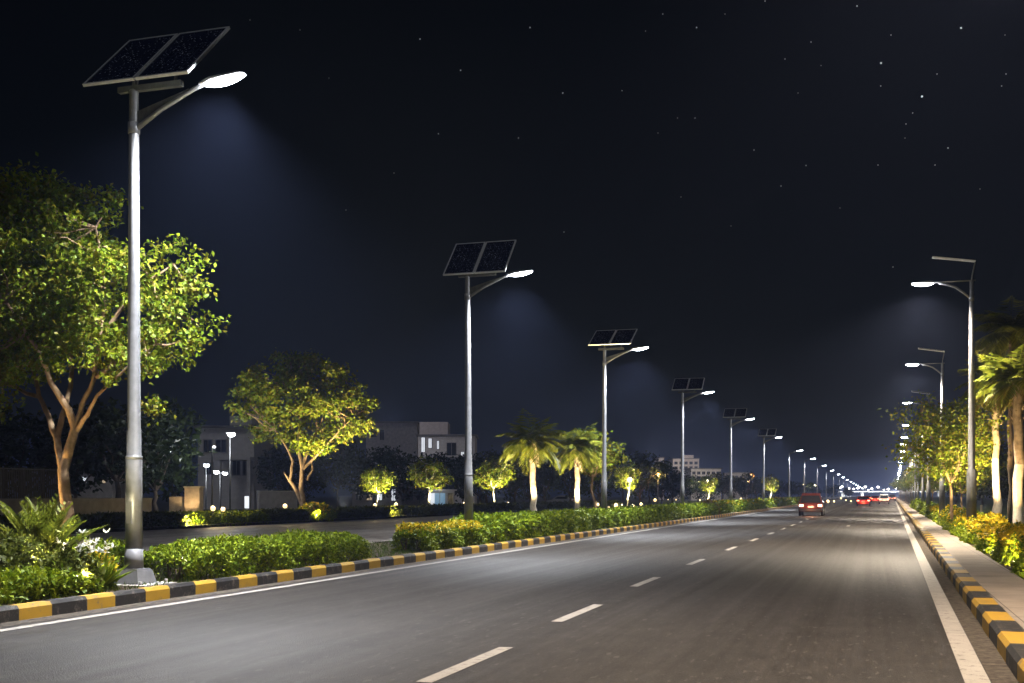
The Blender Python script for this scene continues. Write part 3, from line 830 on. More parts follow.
def rpx(x, X): D = depth_for(x, X); return col_at(x, D)
p1 = rpx(1019, 4.25); p2 = rpx(997, 4.65); p3 = rpx(1012, 6.4)
palm('footpath palm with thick pale trunk at the photo edge, lit orange', (p1[0], p1[1], .17), 61, 4.85, 1.5, 34, .19, GR, dry=.10)
palm('footpath palm with shaggy ringed trunk behind the dark bush', (p2[0], p2[1], .17), 64, 5.8, 1.75, 34, .17, GR, dry=.10)
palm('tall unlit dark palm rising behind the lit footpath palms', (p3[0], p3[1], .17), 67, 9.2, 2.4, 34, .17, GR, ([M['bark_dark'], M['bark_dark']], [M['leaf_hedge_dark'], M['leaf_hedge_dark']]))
uplight((p3[0] - 1.0, p3[1] - 1.4, .17), (.12, .14, 1), 4500, label='added floodlight on the lawn under the tall dark palm', size=.9)  # flood added so the otherwise unlit palm shows
uplight((p1[0] - .5, p1[1] - 1.2, .17), (.1, .28, 1), 1100, label='floodlight behind the yellow bush at the thick palm trunk')
uplight((p2[0] - .5, p2[1] - 1.4, .17), (.1, .25, 1), 2200, label='floodlight behind the dark bush at the shaggy palm trunk')
S3 = tree_proto('street_tree', '', 'tree', 71, 5.4, 1.9, None, .14, .09, 420, 20, [M['leaf_a'], M['leaf_b']], .4, M['bark'], .08, .36)
GS = 'broadleaf trees along the footpath'
strs = [(953, 46, .92, 'leafy street tree with bright twigs between first and second footpath lamps', 5000), (962, 62, .8, 'slim street tree behind the nearest footpath lamp pole', 500), (942, 95, .88, 'dim street tree just past third footpath lamp', 700),
        (932, 122, .9, 'round street tree near the fourth footpath lamp', 500), (924, 150, .95, 'round yellow-green street tree far down the footpath', 700), (917, 185, 1.0, 'round yellow-green street tree far down the footpath', 700), (911, 225, 1.0, 'round yellow-green street tree far down the footpath', 600),
        (906, 280, 1.05, 'round yellow-green street tree far down the footpath', 0), (901, 340, 1.3, 'round yellow-green street tree far down the footpath', 0)]
for (x, D, sc, lab, p) in strs:
    X, Y = place(S3, x, D, x * 1.3, sc, lab, GS, .17)
    if p: uplight((X + .9, Y - 2.6, .17), (-.28, .55, 1), p, label='floodlight under the ' + lab, color=(1, .80, .40))
# dark trees behind the lawn on the footpath side
for i, (x, D, ytop, v) in enumerate([(1000, 75, 440, 0), (1030, 62, 430, 1), (985, 95, 452, 3), (968, 120, 458, 2), (1050, 80, 420, 3), (955, 150, 462, 0), (942, 190, 466, 1)]):
    place(Dp[v], x + 14, D, i * 1.3, hz(ytop, D) / 10, 'dark tree in the gloom behind the footpath lawn', 'dark trees behind the footpath lawn', .1)
mb = MB(); X, Y = rpx(981, 4.3); mb.tube([(0, 0, -.05), (0.01, 0, 1.0)], .045, 8); mb.ball((.01, 0, 1.0), (.05, .05, .02), 8, 4)
o = mb.build('garden_stake', M['limewash'], None, (X, Y, .17)); tag(o, 'short pale wooden stake between the thick lamp pole and shaggy palm', 'stake')

# ------------------------------------------------------------------ hedges and bushes
def hedge_pts(n, x0, x1, y0, y1, h, rng, lump=.12):
    P = np.empty((n, 3)); u = rng.random(n)
    a = rng.random(n); b = rng.random(n)
    w_ = x1 - x0
    P[:, 1] = y0 + (y1 - y0) * rng.random(n)
    ft = w_ / (w_ + 2 * h)                       # share of leaves on top
    top = u < ft * 1.15
    side = ~top
    depth = rng.random(n) ** 2 * .14
    P[top, 0] = x0 + w_ * a[top]; P[top, 2] = h - depth[top]
    s = np.where(b[side] < .68, 1, 0)
    P[side, 0] = np.where(s == 1, x1 - depth[side], x0 + depth[side]); P[side, 2] = h * a[side] ** .85
    # rounded shoulders and lumps
    ph = P[:, 1]; 
    bump = lump * (np.sin(ph * 2.1 + x0) * .5 + np.sin(ph * 4.7 + 1.3) * .3 + np.sin(ph * 9.1 + P[:, 0] * 5) * .25)
    P[:, 2] *= 1 + bump; cx = (x0 + x1) / 2
    e = np.abs(P[:, 0] - cx) / (w_ / 2); P[:, 2] -= np.clip(e - .6, 0, 1) * .25 * (P[:, 2] > .6 * h)
    P[:, 0] += np.sin(ph * 3.3 + P[:, 2] * 4) * .05
    endd = np.minimum(P[:, 1] - y0, y1 - P[:, 1]); P[:, 2] *= 1 - .35 * np.clip(1 - endd / .4, 0, 1)
    return P + rng.normal(size=(n, 3)) * .025
def hedge(name, label, x0, x1, y0, y1, h, n, L, mats, seed, group, flower=None, ff=.3, z=.17, slope=0.0, spread=.0):
    rng = np.random.default_rng(seed)
    P = hedge_pts(n, x0, x1, y0, y1, h, rng)
    V = leaf_geo(P, L, L * .6, rng, 1.3, -.2)
    mi = np.zeros(n, int); ml_ = [mats]
    if flower is not None:
        ml_ = [mats, flower]; k = np.clip((P[:, 2] / h - .72) * 5, 0, 1) * ff; mi = (rng.random(n) < k).astype(int)
    cx, cy = (x0 + x1) / 2, (y0 + y1) / 2
    V = V.reshape(-1, 4, 3); V[:, :, 0] -= cx; V[:, :, 1] -= cy
    V[:, :, 0] += slope * V[:, :, 1]
    V = V.reshape(-1, 3)
    t = thing(name, label, 'hedge', (cx, cy, z), 0, group)
    link('foliage', leaf_mesh('foliage', V, ml_, mi), t)
    mb = MB(); r2 = random.Random(seed); L_ = y1 - y0; k = int(min(60, L_ * 3))
    for i in range(k):
        yy = (i + .5) / k * L_ - L_ / 2; xx = r2.uniform(-.25, .25) * (x1 - x0)
        for j in range(3):
            mb.tube([(xx + slope * yy, yy, -.03), (xx + slope * yy + r2.uniform(-.2, .2), yy + r2.uniform(-.15, .15), h * .85)], [.018, .006], 5, cap=False)
    mb.build('stems', M['bark_dark'], t)
    return t
GH = 'clipped hedges on the median'
hedge('hedge', 'low loose hedge at the near end of the median, before the cycad', -11.8, -10.66, 8.6, 14.1, .38, 16000, .08, M['leaf_hedge'], 1, GH)
hedge('hedge', 'bright green clipped hedge running from the nearest lamp base', -11.85, -10.64, 16.35, 23.4, .58, 22000, .075, M['leaf_hedge'], 2, GH)
hedge('hedge', 'low loose hedge beneath the big tree behind the nearest lamp', -12.9, -12.0, 14.2, 17.2, .62, 6000, .085, M['leaf_hedge'], 12, GH)
hedge('hedge', 'yellow-flowering hedge around the foot of the second lamp', -11.5, -10.64, 26.6, 31.8, .62, 17000, .09, M['leaf_hedge'], 3, GH, M['petal_yellow'], .62)
hedge('hedge', 'long bright green hedge below the two median palms', -12.2, -10.7, 31.9, 59.5, .72, 26000, .14, M['leaf_hedge'], 4, GH)
hedge('hedge', 'green hedge between third and fourth median lamps', -12.2, -10.7, 60.5, 84, .72, 12000, .19, M['leaf_hedge'], 5, GH)
hedge('hedge', 'yellow-green hedge around the fifth median lamp', -12.4, -10.9, 88, 124, .8, 9000, .26, M['leaf_hedge'], 6, GH, M['petal_yellow'], .2)
hedge('hedge', 'far hedge past the sixth median lamp', -12.4, -10.9, 128, 210, .8, 8000, .36, M['leaf_hedge'], 7, GH, M['petal_yellow'], .15)
GV = 'hedges across the far carriageway'
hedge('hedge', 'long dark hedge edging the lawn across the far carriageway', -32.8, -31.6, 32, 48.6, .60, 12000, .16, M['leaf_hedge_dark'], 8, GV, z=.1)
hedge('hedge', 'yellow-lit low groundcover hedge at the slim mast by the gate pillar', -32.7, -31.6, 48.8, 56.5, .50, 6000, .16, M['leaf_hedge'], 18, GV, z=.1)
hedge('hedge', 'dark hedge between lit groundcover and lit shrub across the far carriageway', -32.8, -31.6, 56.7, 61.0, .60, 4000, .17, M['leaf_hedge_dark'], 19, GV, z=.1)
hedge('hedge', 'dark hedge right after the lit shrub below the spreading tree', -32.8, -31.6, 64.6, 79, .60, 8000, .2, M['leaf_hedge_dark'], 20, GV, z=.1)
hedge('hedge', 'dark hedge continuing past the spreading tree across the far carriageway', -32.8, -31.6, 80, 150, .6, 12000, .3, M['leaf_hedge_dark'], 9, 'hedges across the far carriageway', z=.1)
hedge('hedge', 'low green groundcover hedge in front of the stone gate pillar', -37.0, -33.6, 53, 64, .45, 7000, .2, M['leaf_hedge'], 10, 'hedges across the far carriageway', z=.1)
X, Y = col_at(325, depth_for(325, -36))
def bush(label, loc, rx, ry, h, n, L, mats, seed, group=None, flower=None, ff=.4, name='bush', slope=0.0):
    rng = np.random.default_rng(seed)
    d = rng.normal(size=(n, 3)); d /= np.linalg.norm(d, axis=1)[:, None]; d[:, 2] = np.abs(d[:, 2])
    r = 1 - rng.random(n) ** 2 * .28
    lump = 1 + .10 * np.sin(d[:, 0] * 5 + seed) + .09 * np.sin(d[:, 1] * 9 + seed * 2) + .07 * np.sin(d[:, 2] * 8 + d[:, 0] * 6)
    k = (np.abs(d) ** 2.6).sum(axis=1) ** (-1 / 2.6)
    P = d * (r * lump * k)[:, None] * np.array([rx, ry, h]); P[:, 0] += slope * P[:, 1]
    V = leaf_geo(P, L, L * .6, rng, 1.3, -.2)
    mi = np.zeros(n, int); ml_ = [mats]
    if flower is not None:
        ml_ = [mats, flower]; q = np.clip((P[:, 2] / h - .35) * 2, 0, 1) * ff * (.6 + .8 * (np.sin(P[:, 1] * 3 + seed) > -.2)); mi = (rng.random(n) < q).astype(int)
    t = thing(name, label, 'bush', loc, 0, group); link('foliage', leaf_mesh('foliage', V, ml_, mi), t)
    mb = MB(); r2 = random.Random(seed)
    for i in range(9):
        a = r2.uniform(0, 6.28); q = r2.uniform(.2, .75)
        mb.tube([(r2.uniform(-.1, .1), r2.uniform(-.3, .3) * ry, -.03), (math.cos(a) * rx * q, math.sin(a) * ry * q, h * r2.uniform(.5, .85))], [.02, .007], 5, cap=False)
    mb.build('stems', M['bark_dark'], t); return t
GB = 'rounded bushes along the footpath'
blabs = ['dark green bush at the photo edge beside the footpath', 'large yellow-flowering bush nearest the camera on the footpath side', 'yellow-flowering bush in front of the thick palm trunk', 'mostly green bush in front of the shaggy palm', 'yellow-flowering bush at the thick lamp pole', 'second yellow-flowering bush, just past the thick lamp pole', 'small yellow bush third past the lamp pole', 'round green-yellow bush before the second footpath lamp']
bl = [(10.6, 0), (14.2, 1), (18.0, 1), (22.0, .25), (26.6, 1), (31.4, 1), (37, .8), (43, .5)] + [(50 + 7.5 * i, .6 if i < 4 else 0) for i in range(13)]
for i, (y, fl_) in enumerate(bl):
    far = max(1, y / 22)
    bush(blabs[i] if i < len(blabs) else 'round green bush in the line shrinking down the footpath', (right(2.66, y), y, .17), .58, (1.75 if y < 48 else 3.0), .70 + .06 * math.sin(i * 2.3), int(9000 / far ** .7), .075 * far ** .7, M['leaf_hedge'], 100 + i, GB,
         M['petal_yellow'] if fl_ else None, .85 * fl_, slope=.0165)
for i, (y, p) in enumerate([(12.2, 260), (16.0, 300), (20.0, 260), (24.3, 320), (29.0, 320), (34.2, 320), (40.0, 320), (46.5, 350), (54, 400), (62, 450), (70, 500)]):  # small floods added to brighten the bushes, not known fixtures
    uplight((right(2.20, y), y, .18), (.42, .85, .42), p, 'added floodlights along the footpath', 'added floodlight before the %s' % blabs[i + 1].replace('yellow-flowering', 'yellow') if i + 1 < len(blabs) else 'tiny added floodlight among the round green bushes down the path', 1.9, (1, .80, .42)).scale = (.5, .5, .5)
bush('yellow-lit shrub around a floodlight below the spreading tree', (-32.2, 62.8, .1), 1.0, 1.6, .85, 2500, .2, M['leaf_hedge'], 140, None, M['petal_yellow'], .25)
uplight((-31.4, 61.6, .12), (-.5, .75, .40), 2600, label='floodlight shining into the yellow shrub at the hedge', size=2.0, color=(1, .82, .4))
uplight((-31.3, 47.6, .12), (-.22, .95, .22), 2200, label='added floodlight washing the yellow-lit groundcover hedge', size=1.6, color=(1, .86, .4))  # flood added on the road side to light the groundcover
uplight((-31.3, 72.5, .12), (-.22, .95, .22), 900, label='added floodlight washing the dark hedge past the spreading tree', size=1.6, color=(1, .86, .4))  # flood added on the road side to light this hedge
bush('brown-leaved low shrub with pale rock beside it on the median', (-11.5, 85.6, .17), .6, 1.2, .9, 1200, .2, M['leaf_dry'], 141)

# --- planting round the cycad under the big tree
def cycad():
    x0, D = 43, 17.3; X, Y = col_at(x0, D); s = F / D
    t = thing('cycad', 'large cycad with arching yellow-green fronds under the big tree', 'plant', (X, Y, .17), TH)
    rng = np.random.default_rng(9); V = []; n = 13
    for k in range(38):
        az = k * 2.39996; q = k / 38
        e0 = math.radians(89 - 50 * q + rng.uniform(-6, 6)); L = rng.uniform(.9, 1.25)
        p = np.array([0, 0, .28]); el = e0; pts = [p]
        for i in range(n):
            d = np.array([math.cos(az) * math.cos(el), math.sin(az) * math.cos(el), math.sin(el)]); pts.append(pts[-1] + d * L / n); el -= math.radians(rng.uniform(.2, 2.2) * (1 + 2.2 * (i / n) ** 2))
        side = np.array([-math.sin(az), math.cos(az), 0])
        for i in range(1, n + 1):
            f = pts[i] - pts[i - 1]; f /= np.linalg.norm(f)
            V += [pts[i - 1], pts[i - 1] + side * .022, pts[i] + f * .03, pts[i - 1] - side * .022]
            if i < 4: continue
            ll = .27 * math.sin(math.pi * ((i - 3) / (n - 2)) ** .7 * .9 + .15)
            for sg in (-1, 1):
                for h in (0,):
                    b = pts[i] + (pts[i - 1] - pts[i]) * h; t_ = f * .75 + side * sg * .65 + np.array([0, 0, .12]); t_ /= np.linalg.norm(t_)
                    nn = np.cross(t_, np.array([0, 0, 1.0])); nn /= max(1e-5, np.linalg.norm(nn)); V += [b, b + t_ * ll * .4 + nn * .026, b + t_ * ll, b + t_ * ll * .4 - nn * .026]
    link('fronds', leaf_mesh('fronds', np.array(V), M['leaf_palm']), t)
    mb = MB(); mb.tube([(0, 0, -.05), (0, 0, .15), (0, 0, .32)], [.13, .15, .09], 10); mb.build('trunk', M['bark_dark'], t)
    return X, Y
cx_, cy_ = cycad()
def lily(label, x, D, hgt, seed, petals=True):
    X, Y = col_at(x, D); rng = np.random.default_rng(seed)
    t = thing('flowering_plant', label, 'plant', (X, Y, .17), 0, 'plants round the cycad')
    P = np.zeros((60, 3)); P[:, 2] = rng.random(60) * .1; a = rng.random(60) * 6.28; e = rng.uniform(.5, 1.4, 60)
    Vv = []
    for k in range(46):
        d = np.array([math.cos(a[k]) * math.cos(e[k]), math.sin(a[k]) * math.cos(e[k]), math.sin(e[k])]); L = hgt * rng.uniform(.6, 1); s = np.array([-math.sin(a[k]), math.cos(a[k]), 0]) * .035
        Vv += [np.zeros(3), d * L * .5 + s, d * L + np.array([0, 0, -.1 * L]), d * L * .5 - s]
    link('leaves', leaf_mesh('leaves', np.array(Vv), M['leaf_hedge'] if petals else M['petal_red']), t)
    if petals:
        F_ = []
        for k in range(15):
            c = np.array([rng.uniform(-.32, .32), rng.uniform(-.32, .32), hgt * rng.uniform(.7, 1.05)])
            for j in range(7):
                d = rng.normal(size=3); d[2] = abs(d[2]) * .6; d /= np.linalg.norm(d); s = np.cross(d, [0, 0, 1]); s /= max(1e-5, np.linalg.norm(s)); l = rng.uniform(.07, .13)
                F_ += [c, c + d * l * .5 + s * .02, c + d * l, c + d * l * .5 - s * .02]
        link('blossoms', leaf_mesh('blossoms', np.array(F_), M['petal_white']), t)
lily('white spider lily with glowing blossoms right of the cycad', 82, 17.0, .85, 1)
lily('second white lily clump beside the nearest lamp pole', 100, 17.3, .72, 2)
lily('red-leaved plant at the foot of the cycad', 24, 16.6, .55, 4, False)
lily('red-leaved plant in front of the cycad trunk', 38, 16.5, .50, 5, False)
lily('pale green lily left of the cycad', 22, 17.2, .7, 6)
bush('low yellow flowering shrub between cycad and nearest lamp', (*col_at(84, 17.6), .17), .45, .4, .5, 3500, .07, M['leaf_hedge'], 150, None, M['petal_yellow'], .8)
bush('dark green shrub at the photo edge left of the cycad', (*col_at(2, 16.2), .17), .7, .8, .75, 3500, .09, M['leaf_hedge_dark'], 151)
bush('dark green shrub under the lily beside the cycad', (*col_at(66, 16.6), .17), .45, .5, .55, 3000, .08, M['leaf_hedge_dark'], 152)

# grass on the median and footpath-side lawn
def grass(name, n, fx, y0, y1, L, seed, z=.17, kmax=1.6):
    rng = np.random.default_rng(seed); P = np.empty((n, 3)); u = rng.random(n) ** kmax; P[:, 1] = y0 + (y1 - y0) * u
    a, b = fx; P[:, 0] = a + (b - a) * rng.random(n) + (.0165 * P[:, 1] if a > 0 else 0); P[:, 2] = z
    d = rng.normal(size=(n, 3)) * .4; d[:, 2] = 1; d /= np.linalg.norm(d, axis=1)[:, None]
    s = rng.normal(size=(n, 3)); s[:, 2] = 0; s /= np.linalg.norm(s, axis=1)[:, None]
    l = (L * rng.uniform(.5, 1.3, n))[:, None]; V = np.empty((n, 4, 3)); V[:, 0] = P - [0, 0, .01]; V[:, 1] = P + d * l * .4 + s * l * .07; V[:, 2] = P + d * l + s * l * .2; V[:, 3] = P + d * l * .4 - s * l * .07
    o = link(name, leaf_mesh(name, V.reshape(-1, 3), M['grass'])); o['kind'] = 'stuff'; tag(o, 'short grass growing between the plants', None); return o
grass('grass', 26000, (-14.0, -10.56), 9, 70, .09, 1)
grass('lawn_grass', 22000, (3.6, 9), 12, 70, .12, 2)
grass('verge_grass', 20000, (-46, -31.6), 30, 130, .22, 3, .12, 1.0)

# ------------------------------------------------------------------ beyond the far carriageway: wall, fence, gate pillar, masts, buildings
def yaw_box(x, D): X, Y = col_at(x, D); return X, Y
def wall_between(name, label, pa, pb, z0, z1, th, mat, cope=None, cat='wall'):
    a, b = Vector((*pa, 0)), Vector((*pb, 0)); L = (b - a).length; an = math.atan2((b - a).y, (b - a).x); c = (a + b) / 2
    t = thing(name, label, cat, (c.x, c.y, 0), an)
    mb = MB(); mb.box((0, 0, (z0 + z1) / 2), (L, th, z1 - z0)); mb.build('wall', mat, t)
    if cope: mb = MB(); mb.box((0, 0, z1 + .04), (L + .05, th + .1, .08)); mb.build('coping', cope, t)
    return t
wall_between('boundary_wall', 'low pale boundary wall beyond the far carriageway behind the big tree', col_at(-40, depth_for(-40, -38.5)), col_at(150, depth_for(150, -38.5)), 0, 1.35, .25, M['wall_grey'], M['wall_grey'])
# fence panels above
pa, pb = col_at(-40, depth_for(-40, -42)), col_at(62, depth_for(62, -42))
a, b = Vector(pa), Vector(pb); L = (b - a).length; t = thing('metal_fence', 'dark metal fence behind the low boundary wall near the cycad', 'fence', ((a.x + b.x) / 2, (a.y + b.y) / 2, 0), math.atan2(b.y - a.y, b.x - a.x))
mb = MB(); n = int(L / .16)
for i in range(n): mb.box((-L / 2 + (i + .5) * L / n, 0, 1.55), (.10, .02, 2.7))
mb.build('pales', M['fence_dark'], t)
mb = MB(); mb.box((0, .03, 2.95), (L, .05, .06)); mb.box((0, .03, .6), (L, .05, .06)); mb.build('rails', M['steel_dark'], t)
for i in range(6):
    mb = MB(); mb.box((-L / 2 + i * L / 5, .06, 1.5), (.1, .1, 3.0)); mb.build('post', M['steel_dark'], t)
# gate pillar
X, Y = col_at(194, 66)
t = thing('gate_pillar', 'square sandstone gate pillar lit warm at its foot', 'pillar', (X, Y, .1), TH)
mb = MB(); mb.box((0, 0, .95), (.85, .85, 1.9)); mb.build('shaft', M['stone'], t)
mb = MB(); mb.box((0, 0, 1.95), (.98, .98, .1)); mb.build('cap', M['concrete'], t)
mb = MB(); mb.box((-.9, 0, .7), (.9, .5, 1.4)); mb.build('side_wall', M['stone'], t)
uplight((X + .7, Y - 1.0, .1), (-.5, .3, 1), 160, label='floodlight at the foot of the sandstone gate pillar', color=WARM)
uplight((X + 2.2, Y - 2.0, .1), (.3, .2, 1), 350, label='floodlight on yellow-lit groundcover at the slim mast', color=WARM, size=2.4)
light('POINT', 'flood_fill', (X + 1.4, Y - 1.6, .6), 30, (1, .78, .3))  # lamp without fixture, added to spread warm light round the pillar

def mast(label, x, D, h, lamps, glow=M['globe_white'], pw=400, group='slim masts across the far carriageway'):
    X, Y = col_at(x, D); t = thing('lamp_mast', label, 'lamp post', (X, Y, .05), TH, group)
    mb = MB(); mb.tube([(0, 0, 0), (0, 0, h)], [.06, .04], 8); mb.box((0, 0, .04), (.3, .3, .08)); mb.build('pole', M['steel_dark'], t)
    for (dx, dz, r) in lamps:
        mb = MB(); mb.tube([(0, 0, h + dz), (dx, 0, h + dz)], .025, 6); mb.box((dx, 0, h + dz + .06), (r * 2.2, r * 1.4, .08)); ar = mb.build('lamp_head', M['housing'], t)
        mb = MB(); mb.ball((dx, 0, h + dz - .05), (r, r * .7, r * .55), 10, 6); mb.build('lens', glow, ar)
    if pw: light('POINT', 'mast_light', (lamps[0][0], -1.3, h + lamps[0][1] - .3), pw, (.95, .97, 1), t, radius=.15)
mast('slim grey mast beside the gate pillar with a small lamp', 212, 67, 4.4, [(.12, 0, .09)], M['globe_white'], 0)
mast('tall mast whose bright white lamp shines before the white house', 230, 84, 6.0, [(.1, 0, .28)], pw=1100)
mast('short mast with white floodlight left of twin floodlights', 206, 90, 3.9, [(.05, 0, .22)], pw=350)
mast('short mast with twin white floodlights below the white house', 220, 92, 3.4, [(-.28, 0, .22), (.42, -.1, .2)], pw=450)

def house(name, label, x0, x1, D, ytop, ybase, mat, depth=9, extras=(), storeys=2, group=None, rot=0.0, wins=(), parapet=True):
    xc = (x0 + x1) / 2; X, Y = col_at(xc, D); W = (x1 - x0) / F * D; Ht = hz(ytop, D)
    t = thing(name, label, 'building', (X, Y, 0), TH + rot, group)
    mb = MB(); mb.box((0, depth / 2, Ht / 2), (W, depth, Ht)); wl = mb.build('wall', mat, t)
    mb = MB(); mb.box((0, depth / 2 - .15, Ht + .13), (W + .7, depth + .9, .24)); mb.build('roof', M['roof'], t)
    if parapet:
        mb = MB(); mb.box((W * .15, depth * .5, Ht + .9), (W * .4, depth * .4, 1.3)); mb.build('rooftop_block', mat, t)
    for (wx0, wx1, wy0, wy1, m) in wins:
        cx = ((wx0 + wx1) / 2 - xc) / F * D; wz1, wz0 = hz(wy0, D), hz(wy1, D); ww = (wx1 - wx0) / F * D; wh = wz1 - wz0
        mb = MB(); e = .09
        for c, s in (((cx, -.03, wz1 + e / 2), (ww + 2 * e, .12, e)), ((cx, -.03, wz0 - e / 2), (ww + 2 * e, .16, e)), ((cx - ww / 2 - e / 2, -.03, (wz0 + wz1) / 2), (e, .12, wh)), ((cx + ww / 2 + e / 2, -.03, (wz0 + wz1) / 2), (e, .12, wh)), ((cx, -.03, (wz0 + wz1) / 2), (.05, .07, wh))):
            mb.box(c, s)
        f = mb.build('window', M['wall_grey'], t); mb = MB(); mb.box((cx, -.008, (wz0 + wz1) / 2), (ww, .012, wh)); mb.build('pane', m, f)
    return t, X, Y, W, Ht
wd, wl_, ww_ = M['window_dark'], M['win_lit'], M['win_warm']
t, X, Y, W, Ht = house('white_house', 'pale modern house with flat projecting roof behind bright white floodlights', 198, 254, 128, 428, 480, M['wall_white'], 10,
      wins=[(204, 212, 440, 452, wd), (216, 226, 440, 452, wd), (233, 240, 461, 475, wd), (243, 249, 461, 475, wd), (205, 213, 463, 474, wd)])
mb = MB(); mb.box((W * .22, -1.2, hz(459, 128)), (W * .62, 3.2, .35)); mb.build('porch_roof', M['wall_white'], t)
for dx in (-.02, .5):
    mb = MB(); mb.box((W * dx, -2.5, hz(459, 128) / 2), (.4, .4, hz(459, 128))); mb.build('column', M['wall_white'], t)
t, X, Y, W, Ht = house('villa', 'white villa with tall lit windows above the dark trees left of second lamp pole', 418, 475, 190, 436, 500, M['wall_white'], 11,
      wins=[(421.5, 424.8, 437.5, 452, wl_), (428.5, 431.6, 438.5, 448, wl_), (437, 439, 441, 449, wl_), (447, 456, 443, 457, wd), (461, 464, 452, 457, wl_), (466, 472, 447, 456, wd)], parapet=False)
mb = MB(); mb.box((-W * .24, 5.5, Ht + 1.3), (W * .5, 7, 2.3)); mb.build('rooftop_block', M['wall_pink'], t)
mb = MB(); mb.box((W * .05, -.7, hz(456.5, 190)), (W * .9, 1.4, .25)); mb.build('balcony', M['wall_white'], t)
light('POINT', 'villa_fill', (X - 4, Y - 14, 14), 1300, (.95, .92, 1))  # lamp without fixture, added before the villa to brighten its walls
house('apartment_wing', 'dim grey building wing with blank wall left of the villa', 366, 417, 205, 423, 500, M['wall_grey'], 10, wins=[(371, 377, 430, 437, wd), (380, 384, 430, 440, wd)], parapet=False)
house('shop_row', 'low shop row with glowing windows behind the small white-trunked tree', 352, 402, 135, 486, 505, M['wall_grey'], 6,
      wins=[(366.5, 372, 489, 500, ww_), (377, 382, 489, 500, wl_), (391.5, 395.5, 489.5, 500.5, wl_), (356, 361, 490, 500, wd)], parapet=False)
house('low_annexe', 'low grey annexe between shop row and kiosk', 403, 428, 138, 490, 505, M['wall_grey'], 6, wins=[(407, 413, 493, 500, wd), (417, 424, 493, 500, wd)], parapet=False)
# kiosk with blue backlit panels
X, Y = col_at(441.5, 125); t = thing('kiosk', 'small white-lit kiosk with blue panels and projecting roof', 'kiosk', (X, Y, .05), TH)
mb = MB(); mb.box((0, 1.3, 1.0), (2.7, 2.4, 2.0)); mb.build('wall', M['wall_white'], t)
mb = MB(); mb.box((.1, 1.0, 2.08), (3.1, 3.4, .16)); mb.build('roof', M['wall_white'], t)
mb = MB()
for dx in (-.62, .0): mb.box((dx + .12, .09, .95), (.54, .02, 1.6))
mb.build('blue_panel', M['win_blue'], t); mb = MB(); mb.box((-1.0, .09, .95), (.5, .02, 1.6)); mb.build('lit_panel', M['win_lit'], t); mb = MB(); mb.box((.95, .09, .95), (.5, .02, 1.6)); mb.build('door', M['window_dark'], t)
light('POINT', 'kiosk_light', (X, Y - 1.6, 1.9), 22, (.8, .9, 1))
# small lit sign board by the white house
X, Y = col_at(247, 88); t = thing('lit_sign', 'small white backlit sign box left of the spreading tree', 'sign', (X, Y, .05), TH)
mb = MB(); mb.tube([(-.12, 0, 0), (-.12, 0, .5)], .03, 6); mb.tube([(.12, 0, 0), (.12, 0, .5)], .03, 6); mb.box((0, 0, 1.0), (.42, .12, 1.02)); mb.build('sign_box', M['steel_dark'], t); mb = MB(); mb.box((0, -.066, 1.0), (.34, .01, .92)); mb.build('lit_face', M['win_lit'], t)
# parapet wall right of the sign
wall_between('garden_wall', 'pale garden wall behind the trunk of the spreading tree', col_at(258, 100), col_at(296, 104), 0, 1.9, .3, M['wall_grey'], M['concrete'])
# hill-side buildings
def many_win(x0, x1, y0, y1, nx, ny, m):
    out = []
    for i in range(nx):
        for j in range(ny):
            a = x0 + (x1 - x0) * (i + .2) / nx; b = x0 + (x1 - x0) * (i + .8) / nx; c = y0 + (y1 - y0) * (j + .25) / ny; d_ = y0 + (y1 - y0) * (j + .8) / ny
            out.append((a, b, c, d_, m))
    return out
for (nm, lab, x0, x1, D, yt, mt, nx, ny, par) in [('apartment_block', 'distant pale apartment block above the treeline left of fourth lamp pole', 673, 699, 420, 459, M['wall_pink'], 5, 2, True), ('hotel_block', 'wide distant building with window band right of fourth lamp pole', 691, 721, 330, 469, M['wall_white'], 6, 2, False),
                                 ('office_block', 'small distant block near the fifth lamp pole', 730, 748, 400, 473, M['wall_grey'], 4, 2, False), ('tower_house', 'narrow distant tower house by the third pole side of the treeline', 659, 664, 380, 458, M['wall_pink'], 1, 2, False)]:
    t, X, Y, W, Ht = house(nm, lab, x0, x1, D, yt, 500, mt, 12, wins=many_win(x0 + .5, x1 - .5, yt + 1.5, yt + 11, nx, ny, wd), parapet=par)
    light('POINT', 'facade_light', (X, Y - 14, Ht + 2), 4200, (1, .9, .78))

# ------------------------------------------------------------------ garden lights: bollards with glowing globes, globe lamps on posts
def garden_bollard(gr=.19, gh=.66):
    t = thing('bollard_light', '', 'garden light')
    mb = MB(); mb.tube([(0, 0, -.02), (0, 0, gh - gr * .8)], [.05, .04], 8); mb.box((0, 0, .01), (.2, .2, .03)); mb.build('post', M['steel_dark'], t)
    mb = MB(); mb.ball((0, 0, gh), gr, 10, 7); mb.build('globe', M['globe'], t)
    light('POINT', 'globe_light', (0, 0, .95), 80, (1, .75, .36), t, radius=.15); return t
G = garden_bollard(); G2 = garden_bollard(.10, .62); used_g = set()
gl = 'tiny warm globe light in the row glowing through the gardens beyond the hedge'
spec = [(285, 68.4, 1.35, 'globe light on the lawn just left of the spreading tree trunk'), (396, 84, 1.3, 'globe light between shop row and blue kiosk'), (464, 99, 1.2, 'globe light beside the second lamp pole'), (308, 70, 1.35, 'globe light beside the lit shrub under the spreading tree'), (213, 59, 1.3, 'globe light at the foot of the slim mast by the gate pillar'), (223, 60.5, 1.2, 'globe light in groundcover just past the slim mast'), (375, 80, 1.25, 'globe light under the small white-trunked tree')]
for x in (500, 508, 559, 566, 598, 609, 616, 622, 634, 641, 646): spec.append((x, 100 + (x % 7) * 6, 1.0, gl))
